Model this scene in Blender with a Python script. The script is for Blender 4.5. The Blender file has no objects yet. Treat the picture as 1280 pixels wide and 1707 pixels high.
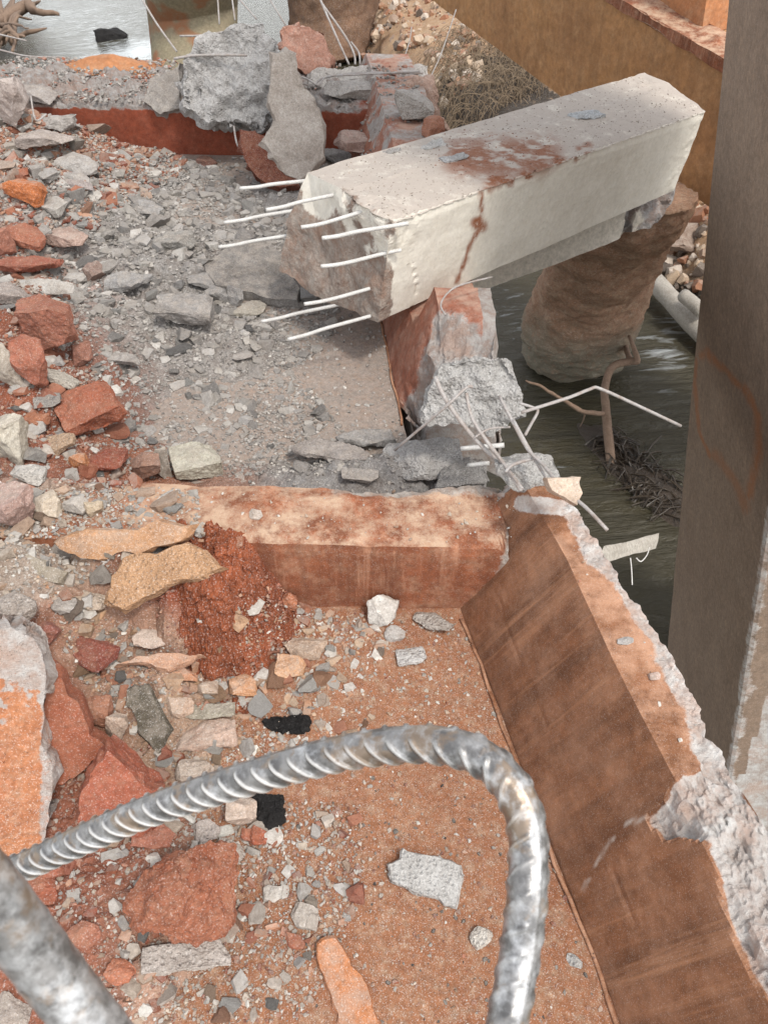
import bpy, bmesh, math, random
import numpy as np
from mathutils import Matrix, Vector
R = random.Random(7)
NR = np.random.RandomState(11)
scene = bpy.context.scene

# ------------------------------------------------------------------ frames
# camera frame: x right, y down, z forward.  deck frame: x right, y away, z up (normal of the tilted deck)
F, CX, CY = 1280., 640., 853.5
def nz(v):
    v = np.array(v, float); return v / np.linalg.norm(v)
ND = nz([-.015, .694, .72])
XS = nz(np.array([1, .0216, 0]) - np.dot([1, .0216, 0], ND) * ND)
YS = nz(np.cross(XS, -ND))
if YS[2] < 0: YS = -YS
H = 2.4
G = nz([.11, .74, .665])
def c2s(p): return np.array([p @ XS, p @ YS, H - p @ ND])
GS = np.array([G @ XS, G @ YS, -(G @ ND)])           # gravity in the deck frame
ZW = -GS
YW = nz(np.array([0, 1., 0]) - ZW[1] * ZW)
XW = np.cross(YW, ZW)
R3 = np.array([XW, YW, ZW])                          # deck -> world rotation
CAMH = 5.6
def W(s): return R3 @ (np.array(s, float) - np.array([0, 0, H])) + np.array([0, 0, CAMH])
RM = Matrix([list(r) for r in R3]).to_4x4()
def ray(px, py): return np.array([(px - CX) / F, (py - CY) / F, 1.])
def S(px, py, h=0.):                                 # point at height h over the deck
    r = ray(px, py); return c2s(r * ((H - h) / r.dot(ND)))
def D(px, py, d): return c2s(ray(px, py) * d)        # point at distance d from the lens
def Wa(px, py, z=0.):                                # point at world height z (deck frame)
    r = ray(px, py); return c2s(r * ((CAMH - z) / r.dot(G)))
def wz(p): return np.asarray(p - np.array([0, 0, H])) @ ZW + CAMH     # world height of deck-frame points
def PX(p):
    p = np.atleast_2d(p)
    q = p[:, :1] * XS + p[:, 1:2] * YS + (H - p[:, 2:3]) * ND
    return np.stack([CX + F * q[:, 0] / q[:, 2], CY + F * q[:, 1] / q[:, 2]], 1)

# ------------------------------------------------------------------ camera, world, sun
cam = bpy.data.cameras.new('camera'); camo = bpy.data.objects.new('camera', cam)
scene.collection.objects.link(camo); scene.camera = camo
cx = R3 @ (c2s(np.array([1., 0, 0])) - [0, 0, H]); cy = R3 @ (c2s(np.array([0, -1., 0])) - [0, 0, H]); cz = R3 @ (c2s(np.array([0, 0, -1.])) - [0, 0, H])
m = Matrix(((cx[0], cy[0], cz[0], 0), (cx[1], cy[1], cz[1], 0), (cx[2], cy[2], cz[2], CAMH), (0, 0, 0, 1)))
camo.matrix_world = m
cam.sensor_fit = 'VERTICAL'; cam.sensor_height = 34.6; cam.lens = 34.6 / 2 / (853.5 / F)
cam.clip_start = .01; cam.clip_end = 2000
cam.dof.use_dof = True; cam.dof.focus_distance = 2.0; cam.dof.aperture_fstop = cam.lens / 1.5
world = bpy.data.worlds.new('World'); scene.world = world; world.use_nodes = True
nt = world.node_tree; bg = nt.nodes['Background']
SUN_EL, SUN_AZ = math.radians(54), math.radians(136)     # azimuth clockwise from +Y
sky = nt.nodes.new('ShaderNodeTexSky'); sky.sky_type = 'NISHITA'; sky.sun_disc = False
sky.sun_elevation = SUN_EL; sky.sun_rotation = SUN_AZ; sky.dust_density = 1.; sky.air_density = 1.0; sky.ozone_density = .6
bw_ = nt.nodes.new('ShaderNodeRGBToBW'); mxs = nt.nodes.new('ShaderNodeMix'); mxs.data_type = 'RGBA'; mxs.inputs[0].default_value = .85; nt.links.new(sky.outputs[0], bw_.inputs[0]); nt.links.new(sky.outputs[0], mxs.inputs[6]); nt.links.new(bw_.outputs[0], mxs.inputs[7]); nt.links.new(mxs.outputs[2], bg.inputs[0])   # hazy, pale sky; bg.inputs[1].default_value = .05
sl = bpy.data.lights.new('sun', 'SUN'); sl.energy = 5.0; sl.angle = math.radians(8); sl.color = (1, .95, .88)
so = bpy.data.objects.new('sun', sl); scene.collection.objects.link(so)
sd = Vector((math.sin(SUN_AZ) * math.cos(SUN_EL), math.cos(SUN_AZ) * math.cos(SUN_EL), math.sin(SUN_EL)))
so.rotation_euler = sd.to_track_quat('Z', 'Y').to_euler(); so.location = (6, -6, 14)
scene.view_settings.view_transform = 'Standard'; scene.view_settings.look = 'None'
scene.view_settings.exposure = -1.18; scene.view_settings.gamma = 1
scene.view_settings.use_curve_mapping = False

# ------------------------------------------------------------------ noise
def _h(ix, iy, iz, s):
    n = (ix * 374761393 + iy * 668265263 + iz * 2147483647 * 31 + s * 974634777) & 0xffffffff
    n = ((n ^ (n >> 13)) * 1274126177) & 0xffffffff
    return ((n ^ (n >> 16)) & 0xffff) / 32767.5 - 1.
def vn(P, s=0):
    P = P + 137.3; I = np.floor(P).astype(np.int64); f = P - I; f = f * f * (3 - 2 * f)
    r = 0
    for a in (0, 1):
        for b in (0, 1):
            for c in (0, 1):
                w = (f[:, 0] if a else 1 - f[:, 0]) * (f[:, 1] if b else 1 - f[:, 1]) * (f[:, 2] if c else 1 - f[:, 2])
                r = r + w * _h(I[:, 0] + a, I[:, 1] + b, I[:, 2] + c, s)
    return r
def fbm(P, fr, o=4, s=0, g=.5):
    r = 0; a = 1.
    for k in range(o):
        r = r + a * vn(P * fr + k * 17.7, s + k); fr *= 2.03; a *= g
    return r
def inpoly(Q, poly):
    x, y = Q[:, 0], Q[:, 1]; c = np.zeros(len(Q), bool); n = len(poly)
    for i in range(n):
        x0, y0 = poly[i]; x1, y1 = poly[(i + 1) % n]
        if y0 == y1: continue
        k = ((y0 > y) != (y1 > y)) & (x < (x1 - x0) * (y - y0) / (y1 - y0) + x0); c ^= k
    return c
def dline(Q, pl):
    d = np.full(len(Q), 1e9)
    for (a, b) in zip(pl[:-1], pl[1:]):
        a = np.array(a, float); b = np.array(b, float); ab = b - a
        t = np.clip(((Q - a) @ ab) / (ab @ ab), 0, 1)
        d = np.minimum(d, np.linalg.norm(Q - (a + t[:, None] * ab), axis=1))
    return d
def sst(a, b, x):
    t = np.clip((x - a) / (b - a), 0, 1); return t * t * (3 - 2 * t)

# ------------------------------------------------------------------ materials
def mat(name, A, B, C=None, raw=None, dust=None, dustamt=.5, sc=4., speck=.25, rough=.9, bump=.6, bscale=60., source=None, stain_shade=None, metal=0., streak=0., pores=0., bdist=.004, cmix=.85, dlo=.42, svec=(1, 1, .08), grain=.5):
    ra = None
    m = bpy.data.materials.new(name); m.use_nodes = True; n = m.node_tree; N = n.nodes; L = n.links
    P = N['Principled BSDF']; P.inputs['Roughness'].default_value = rough; P.inputs['Metallic'].default_value = metal
    P.inputs['Specular IOR Level'].default_value = .25
    tc = N.new('ShaderNodeTexCoord'); oi = N.new('ShaderNodeObjectInfo')
    ad = N.new('ShaderNodeVectorMath'); ad.operation = 'MULTIPLY_ADD'
    cb = N.new('ShaderNodeCombineXYZ')
    L.new(oi.outputs['Random'], cb.inputs[0]); L.new(oi.outputs['Random'], cb.inputs[1])
    L.new(cb.outputs[0], ad.inputs[0]); ad.inputs[1].default_value = (37, 91, 13); L.new(tc.outputs['Object'], ad.inputs[2])
    co = ad.outputs[0]
    def noise(s, d=5, r=.6, src=co):
        q = N.new('ShaderNodeTexNoise'); q.inputs['Scale'].default_value = s; q.inputs['Detail'].default_value = d; q.inputs['Roughness'].default_value = r
        L.new(src, q.inputs['Vector']); return q.outputs[0]
    def rng(x, a, b, lo=0, hi=1):
        q = N.new('ShaderNodeMapRange'); q.inputs[1].default_value = a; q.inputs[2].default_value = b; q.inputs[3].default_value = lo; q.inputs[4].default_value = hi
        L.new(x, q.inputs[0]); return q.outputs[0]
    def mx(f, a, b, mode='MIX'):
        q = N.new('ShaderNodeMix'); q.data_type = 'RGBA'; q.blend_type = mode
        if hasattr(f, 'links'): L.new(f, q.inputs[0])
        else: q.inputs[0].default_value = f
        for v, i in ((a, 6), (b, 7)):
            if hasattr(v, 'links'): L.new(v, q.inputs[i])
            else: q.inputs[i].default_value = (*v, 1)
        return q.outputs[2]
    def mul(a, b, op='MULTIPLY'):
        q = N.new('ShaderNodeMath'); q.operation = op; q.use_clamp = op != 'ADD'
        for v, i in ((a, 0), (b, 1)):
            if hasattr(v, 'links'): L.new(v, q.inputs[i])
            else: q.inputs[i].default_value = v
        return q.outputs[0]
    def attr(k):
        q = N.new('ShaderNodeAttribute'); q.attribute_name = k; return q
    if source == 'object': A = oi.outputs['Color']; B = mx(1., A, B, 'MULTIPLY')
    if source == 'tint': A = attr('tint').outputs['Color']; B = mx(1., A, B, 'MULTIPLY')
    n1 = noise(sc, 8, .76); n2 = noise(sc * 4, 8, .8); n3 = noise(bscale * 3, 3, .6)
    c = mx(rng(n1, .36, .64), A, B)
    if C is not None: c = mx(rng(n2, .47, .66, 0, cmix), c, C)
    c = mx(grain, c, mx(rng(noise(sc * 11, 6, .7), .3, .7), (.40, .38, .36), (1.5, 1.48, 1.45)), 'MULTIPLY')
    if streak:
        mp = N.new('ShaderNodeMapping'); mp.inputs['Scale'].default_value = svec; L.new(co, mp.inputs[0])
        ns = noise(9, 5, .6, mp.outputs[0]); c = mx(rng(ns, .44, .62, 0, abs(streak)), c, tuple(v * .5 for v in B)); ns2 = noise(15, 6, .7, mp.outputs[0]); c = mx(rng(ns2, .54, .68, 0, abs(streak) * .8), c, tuple(min(.8, v * 1.5) for v in (C or A)))
    if dust is not None:
        ge = N.new('ShaderNodeNewGeometry'); sx = N.new('ShaderNodeSeparateXYZ'); L.new(ge.outputs['Normal'], sx.inputs[0])
        c = mx(mul(mul(rng(sx.outputs[2], .35, .85), rng(noise(sc * 2.3, 7, .75), dlo, dlo + .18)), dustamt), c, dust)
    if stain_shade is not None: c = mx(mul(attr('stain_shade').outputs['Fac'], rng(n2, .25, .5)), c, stain_shade)
    if raw is not None:
        rr = mx(rng(noise(16, 7, .75), .36, .62), raw, tuple(v * k for v, k in zip(raw, (.66, .55, .50)))); rr = mx(rng(noise(4, 6, .7), .5, .62, 0, .6), rr, tuple(v * k for v, k in zip(raw, (.85, .62, .52))))
        ra = mul(rng(mul(attr('raw').outputs['Fac'], mul(rng(n2, .3, .7, -.3, .3), 0, 'ADD'), 'ADD'), .38, .62), 1)
        c = mx(ra, c, rr)
    # aggregate specks
    sp = rng(n3, .56, .66, 0, speck); c = mx(sp, c, mx(.5, c, (.9, .88, .84)))
    sp2 = rng(noise(bscale * 2.1, 2, .5), .36, .28, 0, speck); c = mx(sp2, c, (.05, .045, .04))
    L.new(c, P.inputs['Base Color'])
    hgt = mul(mul(n3, .35), mul(noise(bscale, 6, .7), .65), 'ADD')
    if pores:
        vo = N.new('ShaderNodeTexVoronoi'); vo.inputs['Scale'].default_value = pores; L.new(co, vo.inputs['Vector'])
        hgt = mul(hgt, mul(rng(vo.outputs['Distance'], .0, .5), .8), 'ADD')
    bp = N.new('ShaderNodeBump'); bp.inputs['Strength'].default_value = bump; bp.inputs['Distance'].default_value = bdist
    L.new(hgt, bp.inputs['Height']); L.new(bp.outputs[0], P.inputs['Normal'])
    if ra is not None: L.new(rng(ra, 0, 1, bdist, bdist * 3 + .006), bp.inputs['Distance']); L.new(rng(ra, 0, 1, bump, 1), bp.inputs['Strength'])
    return m
GREY = (.30, .285, .265); LGREY = (.50, .48, .45); TAN = (.43, .30, .20); ORANGE = (.47, .17, .065); RED = (.255, .086, .046); DRED = (.15, .048, .028); WHITE = (.66, .63, .58); DGREY = (.13, .125, .12)
PINK = (.42, .22, .16)
M = {}
M['floor_near'] = mat('red_dusted_concrete', (.29, .13, .066), (.225, .088, .042), (.38, .26, .175), sc=5, speck=.6, bscale=90, bump=.8, stain_shade=(.30, .27, .24))
M['floor_far'] = mat('grey_dusted_concrete', (.26, .22, .19), (.32, .26, .22), (.27, .19, .14), sc=4, speck=.4, bscale=80, bump=.7)
M['rib'] = mat('red_stained_rib', (.29, .105, .050), (.21, .068, .033), (.38, .21, .13), raw=(.5, .46, .41), dust=(.48, .33, .225), dustamt=.95, sc=3, speck=.25, bscale=70, bump=.6, streak=.6)
M['farrib'] = mat('deep_red_rib', (.24, .060, .030), (.19, .05, .027), (.27, .085, .05), raw=(.36, .34, .32), dust=(.30, .25, .22), dustamt=.95, sc=3, speck=.1, bscale=70, bump=.4)
M['edge'] = mat('brown_red_edge_beam', (.235, .100, .047), (.20, .081, .037), (.29, .14, .072), raw=(.72, .69, .65), dust=(.47, .26, .16), dustamt=.9, sc=2.2, cmix=.5, speck=.3, bscale=110, bump=.7, svec=(.05, 1, .05), streak=.75, stain_shade=(.46, .40, .34))
M['edge_far'] = mat('far_edge_beam', (.30, .115, .07), (.24, .085, .05), (.34, .19, .14), raw=(.47, .44, .41), dust=(.42, .28, .21), dustamt=.8, sc=3, speck=.2, bscale=80, bump=.6)
M['beam'] = mat('whitish_beam_concrete', (.68, .64, .56), (.63, .59, .51), (.62, .57, .48), raw=(.36, .31, .265), dust=(.43, .375, .325), dustamt=1., dlo=.28, grain=.16, sc=4, speck=.15, bscale=45, bump=.28, stain_shade=(.23, .085, .04))
M['cap'] = mat('pale_block_concrete', (.55, .51, .44), (.48, .44, .38), (.50, .46, .39), raw=(.36, .35, .34), dust=(.40, .32, .26), sc=3, speck=.2, bscale=45, bump=.5)
M['column'] = mat('brown_column', (.255, .185, .135), (.20, .14, .10), (.29, .205, .145), raw=(.60, .585, .55), sc=3.2, speck=.22, bscale=55, bump=.6, svec=(1, 1, .25), streak=.14, stain_shade=(.30, .13, .06), rough=.75)
M['orange_beam'] = mat('ochre_stained_beam', (.44, .225, .095), (.33, .165, .075), (.48, .27, .13), dust=(.42, .28, .18), dustamt=.9, sc=1.3, speck=.1, bscale=30, bump=.3, streak=.2)
M['orange_col'] = mat('orange_column_paint', (.44, .20, .09), (.33, .14, .065), (.44, .25, .14), sc=2, speck=.1, bscale=30, bump=.3)
M['pier'] = mat('muddy_pier', (.34, .20, .13), (.25, .145, .09), (.42, .30, .21), stain_shade=(.19, .165, .12), sc=2.2, speck=.35, bscale=26, bump=1., bdist=.035)
M['pier_olive'] = mat('olive_pier', (.22, .19, .125), (.18, .15, .10), (.26, .21, .14), stain_shade=(.22, .10, .05), sc=1.0, speck=.1, bscale=14, bump=.6)
M['pier_brown'] = mat('brown_pier', (.17, .095, .058), (.09, .055, .036), (.23, .135, .08), sc=3.0, speck=.3, bscale=14, bump=1., bdist=.02)
M['rock'] = mat('broken_concrete', GREY, (.62, .58, .55), None, source='object', dust=(.38, .325, .27), dustamt=.45, sc=7, speck=.5, bscale=75, bump=.8)
M['rock_red'] = mat('red_crusted_concrete', RED, (.66, .52, .46), (.34, .18, .12), source='object', cmix=.45, dust=(.38, .24, .16), dustamt=.25, sc=6, speck=.35, bscale=70, bump=.7)
M['crust'] = mat('orange_block_with_white_crust', (.42, .18, .085), (.30, .105, .05), (.46, .27, .17), raw=(.68, .64, .60), sc=6, speck=.5, bscale=70, bump=1., bdist=.008)
M['rock_raw'] = mat('freshly_broken_concrete', GREY, (.72, .7, .68), None, source='object', sc=14, speck=.55, bscale=70, bump=1., pores=70, bdist=.008)
M['gravel'] = mat('gravel', GREY, (.7, .66, .62), None, source='tint', dust=(.34, .30, .255), dustamt=.45, dlo=.38, sc=9, speck=.25, bscale=120, bump=.4)
M['mound'] = mat('rubble_ground', GREY, (.62, .56, .52), None, source='tint', sc=9, speck=.5, bscale=60, bump=1., bdist=.008)
M['rust'] = mat('grey_rusted_wire', (.40, .39, .38), (.28, .23, .20), sc=20, speck=.2, bscale=150, bump=.3, rough=.6)
M['whitebar'] = mat('dusty_white_rebar', (.64, .63, .60), (.52, .50, .47), sc=20, speck=.1, bscale=150, bump=.2, rough=.6)
M['wood'] = mat('brown_branch', (.22, .15, .105), (.15, .10, .07), (.28, .20, .15), sc=8, speck=.1, bscale=60, bump=.7)
M['log'] = mat('bleached_log', (.42, .39, .34), (.28, .25, .21), (.5, .46, .4), sc=5, speck=.3, bscale=30, bump=.8, bdist=.01)
M['straw'] = mat('dry_straw', (.24, .18, .12), (.12, .085, .055), sc=3, speck=.1, bscale=60, bump=.3)
M['bank'] = mat('eroded_bank_soil', (.42, .28, .165), (.28, .145, .075), (.50, .38, .26), stain_shade=(.05, .038, .028), sc=1.5, speck=.3, bscale=14, bump=1., bdist=.03)  # near-black tone also paints the shade between the hanging roots
M['black'] = mat('charred_black', (.012, .011, .011), (.02, .018, .017), sc=10, speck=.05, bscale=90, bump=1., bdist=.01)
M['green'] = mat('green_leaf', (.12, .25, .03), (.08, .18, .02), sc=10, speck=0)

def water_mat():
    m = bpy.data.materials.new('river_water'); m.use_nodes = True; n = m.node_tree; N = n.nodes; L = n.links
    P = N['Principled BSDF']; P.inputs['Roughness'].default_value = .22; P.inputs['IOR'].default_value = 1.33
    tc = N.new('ShaderNodeTexCoord'); co = tc.outputs['Object']
    at = N.new('ShaderNodeAttribute'); at.attribute_name = 'foam'
    def noise(s, d, r, v=co, dist=0):
        q = N.new('ShaderNodeTexNoise'); q.inputs['Scale'].default_value = s; q.inputs['Detail'].default_value = d; q.inputs['Roughness'].default_value = r; q.inputs['Distortion'].default_value = dist
        L.new(v, q.inputs['Vector']); return q.outputs[0]
    mp = N.new('ShaderNodeMapping'); mp.inputs['Rotation'].default_value = (0, 0, math.radians(30)); mp.inputs['Scale'].default_value = (.45, 1.4, 1); L.new(co, mp.inputs[0])
    w1 = noise(3.2, 6, .62, mp.outputs[0], 1.2); w2 = noise(12, 4, .6, mp.outputs[0], .6)
    b = N.new('ShaderNodeMath'); b.operation = 'MULTIPLY_ADD'; L.new(w2, b.inputs[0]); b.inputs[1].default_value = .3; L.new(w1, b.inputs[2])
    bp = N.new('ShaderNodeBump'); bp.inputs['Strength'].default_value = .9; bp.inputs['Distance'].default_value = .13; L.new(b.outputs[0], bp.inputs['Height']); L.new(bp.outputs[0], P.inputs['Normal'])
    # foam streaks where the current breaks
    r = N.new('ShaderNodeMath'); r.operation = 'MULTIPLY_ADD'; L.new(at.outputs['Fac'], r.inputs[0]); r.inputs[1].default_value = .5; L.new(w1, r.inputs[2])
    mr = N.new('ShaderNodeMapRange'); mr.inputs[1].default_value = .66; mr.inputs[2].default_value = .92; L.new(r.outputs[0], mr.inputs[0])
    mx = N.new('ShaderNodeMix'); mx.data_type = 'RGBA'; mx.inputs[6].default_value = (.060, .052, .032, 1); mx.inputs[7].default_value = (.55, .58, .58, 1)
    L.new(mr.outputs[0], mx.inputs[0]); L.new(mx.outputs[2], P.inputs['Base Color'])
    return m
M['water'] = water_mat()
def steel_mat():
    m = bpy.data.materials.new('scraped_steel'); m.use_nodes = True; n = m.node_tree; N = n.nodes; L = n.links
    P = N['Principled BSDF']
    tc = N.new('ShaderNodeTexCoord'); at = N.new('ShaderNodeAttribute'); at.attribute_name = 'rib'
    def noise(s, d, r):
        q = N.new('ShaderNodeTexNoise'); q.inputs['Scale'].default_value = s; q.inputs['Detail'].default_value = d; q.inputs['Roughness'].default_value = r
        L.new(tc.outputs['Object'], q.inputs['Vector']); return q.outputs[0]
    def rng(x, a, b, lo=0, hi=1):
        q = N.new('ShaderNodeMapRange'); q.inputs[1].default_value = a; q.inputs[2].default_value = b; q.inputs[3].default_value = lo; q.inputs[4].default_value = hi; L.new(x, q.inputs[0]); return q.outputs[0]
    def mx(f, a, b):
        q = N.new('ShaderNodeMix'); q.data_type = 'RGBA'; L.new(f, q.inputs[0])
        for v, i in ((a, 6), (b, 7)):
            if hasattr(v, 'links'): L.new(v, q.inputs[i])
            else: q.inputs[i].default_value = (*v, 1)
        return q.outputs[2]
    a = noise(55, 6, .65); b = noise(190, 4, .6)
    c = mx(rng(a, .42, .58), (.15, .145, .14), (.28, .27, .26)); c = mx(rng(noise(32, 5, .6), .54, .6), c, (.26, .20, .15))
    a2 = N.new('ShaderNodeAttribute'); a2.attribute_name = 'worn'
    ma = N.new('ShaderNodeMath'); ma.operation = 'MULTIPLY_ADD'; L.new(a2.outputs['Fac'], ma.inputs[0]); ma.inputs[1].default_value = .10; L.new(noise(80, 6, .72), ma.inputs[2])
    c = mx(rng(ma.outputs[0], .52, .74, 0, .75), c, (.62, .62, .62)); c = mx(rng(at.outputs['Fac'], .4, .95, 0, .85), c, (.78, .76, .72)); c = mx(rng(b, .70, .76, 0, .5), c, (.10, .085, .07))
    L.new(c, P.inputs['Base Color']); P.inputs['Metallic'].default_value = .55
    L.new(rng(a, .3, .7, .28, .5), P.inputs['Roughness'])
    bp = N.new('ShaderNodeBump'); bp.inputs['Strength'].default_value = .5; bp.inputs['Distance'].default_value = .0012; L.new(a, bp.inputs['Height']); L.new(bp.outputs[0], P.inputs['Normal'])
    return m
M['steel'] = steel_mat()

# ------------------------------------------------------------------ object helpers
def link(o): scene.collection.objects.link(o); return o
def props(o, label=None, cat=None, group=None, kind=None):
    if label: o['label'] = label
    if cat: o['category'] = cat
    if group: o['group'] = group
    if kind: o['kind'] = kind
    return o
def place(o, origin):
    w = W(origin); o.matrix_world = Matrix.Translation(Vector(w)) @ RM
def empty(name, origin, **k):
    o = link(bpy.data.objects.new(name, None)); o.empty_display_size = .1; place(o, origin); o['_org'] = list(map(float, origin)); return props(o, **k)
def mesh_of(name, V, Fc, mt, smooth=False, attrs=None):
    me = bpy.data.meshes.new(name); me.from_pydata([tuple(v) for v in V] if not isinstance(V, np.ndarray) else V.tolist(), [], Fc if isinstance(Fc, list) else Fc.tolist())
    me.materials.append(mt)
    if attrs:
        for k, a in attrs.items():
            a = np.asarray(a, np.float32)
            if a.ndim == 1:
                t = me.attributes.new(k, 'FLOAT', 'POINT'); t.data.foreach_set('value', a)
            else:
                t = me.attributes.new(k, 'FLOAT_COLOR', 'POINT'); t.data.foreach_set('color', np.concatenate([a, np.ones((len(a), 1), np.float32)], 1).ravel())
    if smooth: me.polygons.foreach_set('use_smooth', [True] * len(me.polygons))
    me.update(); return me
def mk(name, V, Fc, mt, parent=None, origin=None, smooth=False, attrs=None, color=None, **k):
    V = np.asarray(V, float)
    if parent is not None: origin = np.array(parent['_org'])
    elif origin is None:
        c = V.mean(0); origin = np.array([c[0], c[1], V[:, 2].min()])
    me = mesh_of(name, V - origin, Fc, mt, smooth, attrs)
    o = link(bpy.data.objects.new(name, me))
    if parent is not None: o.parent = parent
    else: place(o, origin); o['_org'] = list(map(float, origin))
    if color is not None: o.color = (*color, 1)
    return props(o, **k)
def refine(V, Fc, maxlen, it=7):
    bm = bmesh.new(); vs = [bm.verts.new(v) for v in V]
    for f in Fc: bm.faces.new([vs[i] for i in f])
    bmesh.ops.triangulate(bm, faces=bm.faces[:])
    for _ in range(it):
        e = [x for x in bm.edges if x.calc_length() > maxlen]
        if not e: break
        bmesh.ops.subdivide_edges(bm, edges=e, cuts=1); bmesh.ops.triangulate(bm, faces=[f for f in bm.faces if len(f.verts) > 3])
    bmesh.ops.recalc_face_normals(bm, faces=bm.faces[:])
    bm.normal_update()
    V2 = np.array([v.co[:] for v in bm.verts]); N2 = np.array([v.normal[:] for v in bm.verts])
    F2 = [[v.index for v in f.verts] for f in bm.faces]; bm.free()
    return V2, N2, F2
def vnormals(V, Fc):
    Fa = np.array(Fc); n = np.cross(V[Fa[:, 1]] - V[Fa[:, 0]], V[Fa[:, 2]] - V[Fa[:, 0]]); N = np.zeros_like(V)
    for k in range(3): np.add.at(N, Fa[:, k], n)
    return N / (np.linalg.norm(N, axis=1)[:, None] + 1e-12)
def rough_up(V, N, amp, fr, s=0, o=5, g=.5): return V + N * (fbm(V, fr, o, s, g) * amp)[:, None]
def tube(pts, r, sides=7, caps=True, jit=0, seg=None):
    P = np.array(pts, float)
    if seg:
        Q = [P[0]]
        for i in range(len(P) - 1):
            p0 = P[max(i - 1, 0)]; p1 = P[i]; p2 = P[i + 1]; p3 = P[min(i + 2, len(P) - 1)]
            for t in np.linspace(0, 1, seg + 1)[1:]:
                Q.append(.5 * ((2 * p1) + (-p0 + p2) * t + (2 * p0 - 5 * p1 + 4 * p2 - p3) * t * t + (-p0 + 3 * p1 - 3 * p2 + p3) * t ** 3))
        rr = np.interp(np.linspace(0, 1, len(Q)), np.linspace(0, 1, len(P)), np.broadcast_to(r, len(P))); P = np.array(Q)
    else: rr = np.broadcast_to(r, len(P))
    if jit: P = P + NR.normal(0, jit, P.shape)
    T = np.gradient(P, axis=0); T /= np.linalg.norm(T, axis=1)[:, None] + 1e-9
    u = np.cross(T[0], [0.3, .5, .8]); u /= np.linalg.norm(u); V = []
    a = np.linspace(0, 2 * np.pi, sides, endpoint=False)
    for p, t, q in zip(P, T, rr):
        u = u - (u @ t) * t; u /= np.linalg.norm(u); w = np.cross(t, u)
        V += [p + q * (math.cos(x) * u + math.sin(x) * w) for x in a]
    n = len(P); Fc = [[i * sides + j, i * sides + (j + 1) % sides, (i + 1) * sides + (j + 1) % sides, (i + 1) * sides + j] for i in range(n - 1) for j in range(sides)]
    if caps: Fc += [list(range(sides))[::-1], list(range((n - 1) * sides, n * sides))]
    return np.array(V), Fc
def join(parts):
    V = []; Fc = []; b = 0
    for v, f in parts:
        V.append(v); Fc += [[i + b for i in q] for q in f]; b += len(v)
    return np.concatenate(V), Fc

# ------------------------------------------------------------------ deck geometry (heights in the deck frame)
RIBH, RY0, RY1 = .36, 1.80, 2.10
CRH = .5
def xf(y): return np.interp(y, [-1, .47, 1.78, 2.88, 3.83, 6.2, 7.5], [1.02, .64, .30, .08, -.04, -.37, -.55])
def xc(y): return np.interp(y, [-1, .43, .74, .93, 1.25, 1.64, 1.89, 2.74, 3.07, 3.4, 6.2, 7.5], [1.22, .88, .81, .76, .68, .60, .53, .27, .24, .21, -.12, -.3])
def xo(y): return np.interp(y, [-1, .43, .74, .91, 1.2, 1.5, 1.86, 2.38, 2.75, 3.4, 6.2, 7.5], [1.45, 1.07, .97, .92, .87, .78, .67, .54, .49, .49, .22, .05])
BL = [(0, 300, .40, .62, .6), (0, 520, .42, .5, .6), (40, 640, .34, .35, .35), (60, 760, .30, .4, .3), (150, 330, .13, .45, .4), (240, 430, .13, .6, .5), (400, 410, .10, .5, .4),
      (300, 560, .07, .6, .4), (640, 770, .16, .35, .15), (100, 830, .42, .5, .22), (0, 950, .46, .40, .35), (190, 930, .40, .40, .22), (300, 1000, .30, .14, .14),
      (40, 1200, .22, .3, .35), (230, 1150, .14, .3, .3), (150, 1500, .12, .25, .3), (0, 1600, .15, .2, .3), (800, 780, .14, .3, .13), (480, 800, .08, .4, .2), (0, 200, .45, .75, .5), (500, 290, .12, .3, .4)]
BLs = [(*S(px, py, a * .8)[:2], a, rx, ry) for px, py, a, rx, ry in BL]
def mound(x, y):
    z = np.zeros_like(x) - .03
    for x0, y0, a, rx, ry in BLs:
        z = np.maximum(z, a * np.exp(-((x - x0) / rx) ** 2 - ((y - y0) / ry) ** 2) - .03)
    return z
def mrough(x, y):
    P = np.stack([x, y, x * 0], 1); m = mound(x, y)
    return m + sst(-.03, .04, m) * (.034 * fbm(P, 4, 6, 3, .65) + .03 * np.abs(fbm(P, 11, 4, 5, .6)))
HX0, HX1 = S(232, 1010, .2)[0], S(500, 1040, .12)[0]
def surf(x, y):
    z = np.maximum(mrough(x, y), 0)
    u = (x - HX0) / (HX1 - HX0); hh = (.05 + .36 * sst(-.04, .21, y - 1.47 - .2 * np.abs(u - .45))) * (sst(0, .22, u) * sst(1, .55, u)) ** .7 - .03
    z = np.where((y > 1.34) & (y < 1.84) & (u > 0) & (u < 1), np.maximum(z, hh), z)
    rib = (y > RY0) & (y < RY1) & (x < xc(y)); z = np.where(rib, np.maximum(z, RIBH), z)
    rib2 = (y > 6.15) & (x < xc(y)); z = np.where(rib2, np.maximum(z, RIBH), z)
    f = xf(y); e = (x > f) & (x < xo(y)) & ((y < 2.3) | (y > 2.8)); t = np.clip((x - f) / (xc(y) - f), 0, 1) * CRH * np.where((y > 1.98) & (y < 2.5), sst(2.36, 1.95, y) * .75 + .2, 1)
    return np.where(e, np.maximum(z, t), z)
def ondeck(x, y): return (x < xf(y)) | ((x < xo(y) - .01) & ((y < 2.3) | (y > 2.85)))
def hit(px, py):
    r = ray(px, py); hs = np.linspace(.75, 0, 151); P = np.array([c2s(r * ((H - h) / r.dot(ND))) for h in hs])
    s = surf(P[:, 0], P[:, 1]); k = np.argmax(s >= hs - 1e-6); return P[k]
gap_poly = [(750, 690), (840, 690), (850, 735), (760, 770)]

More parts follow.
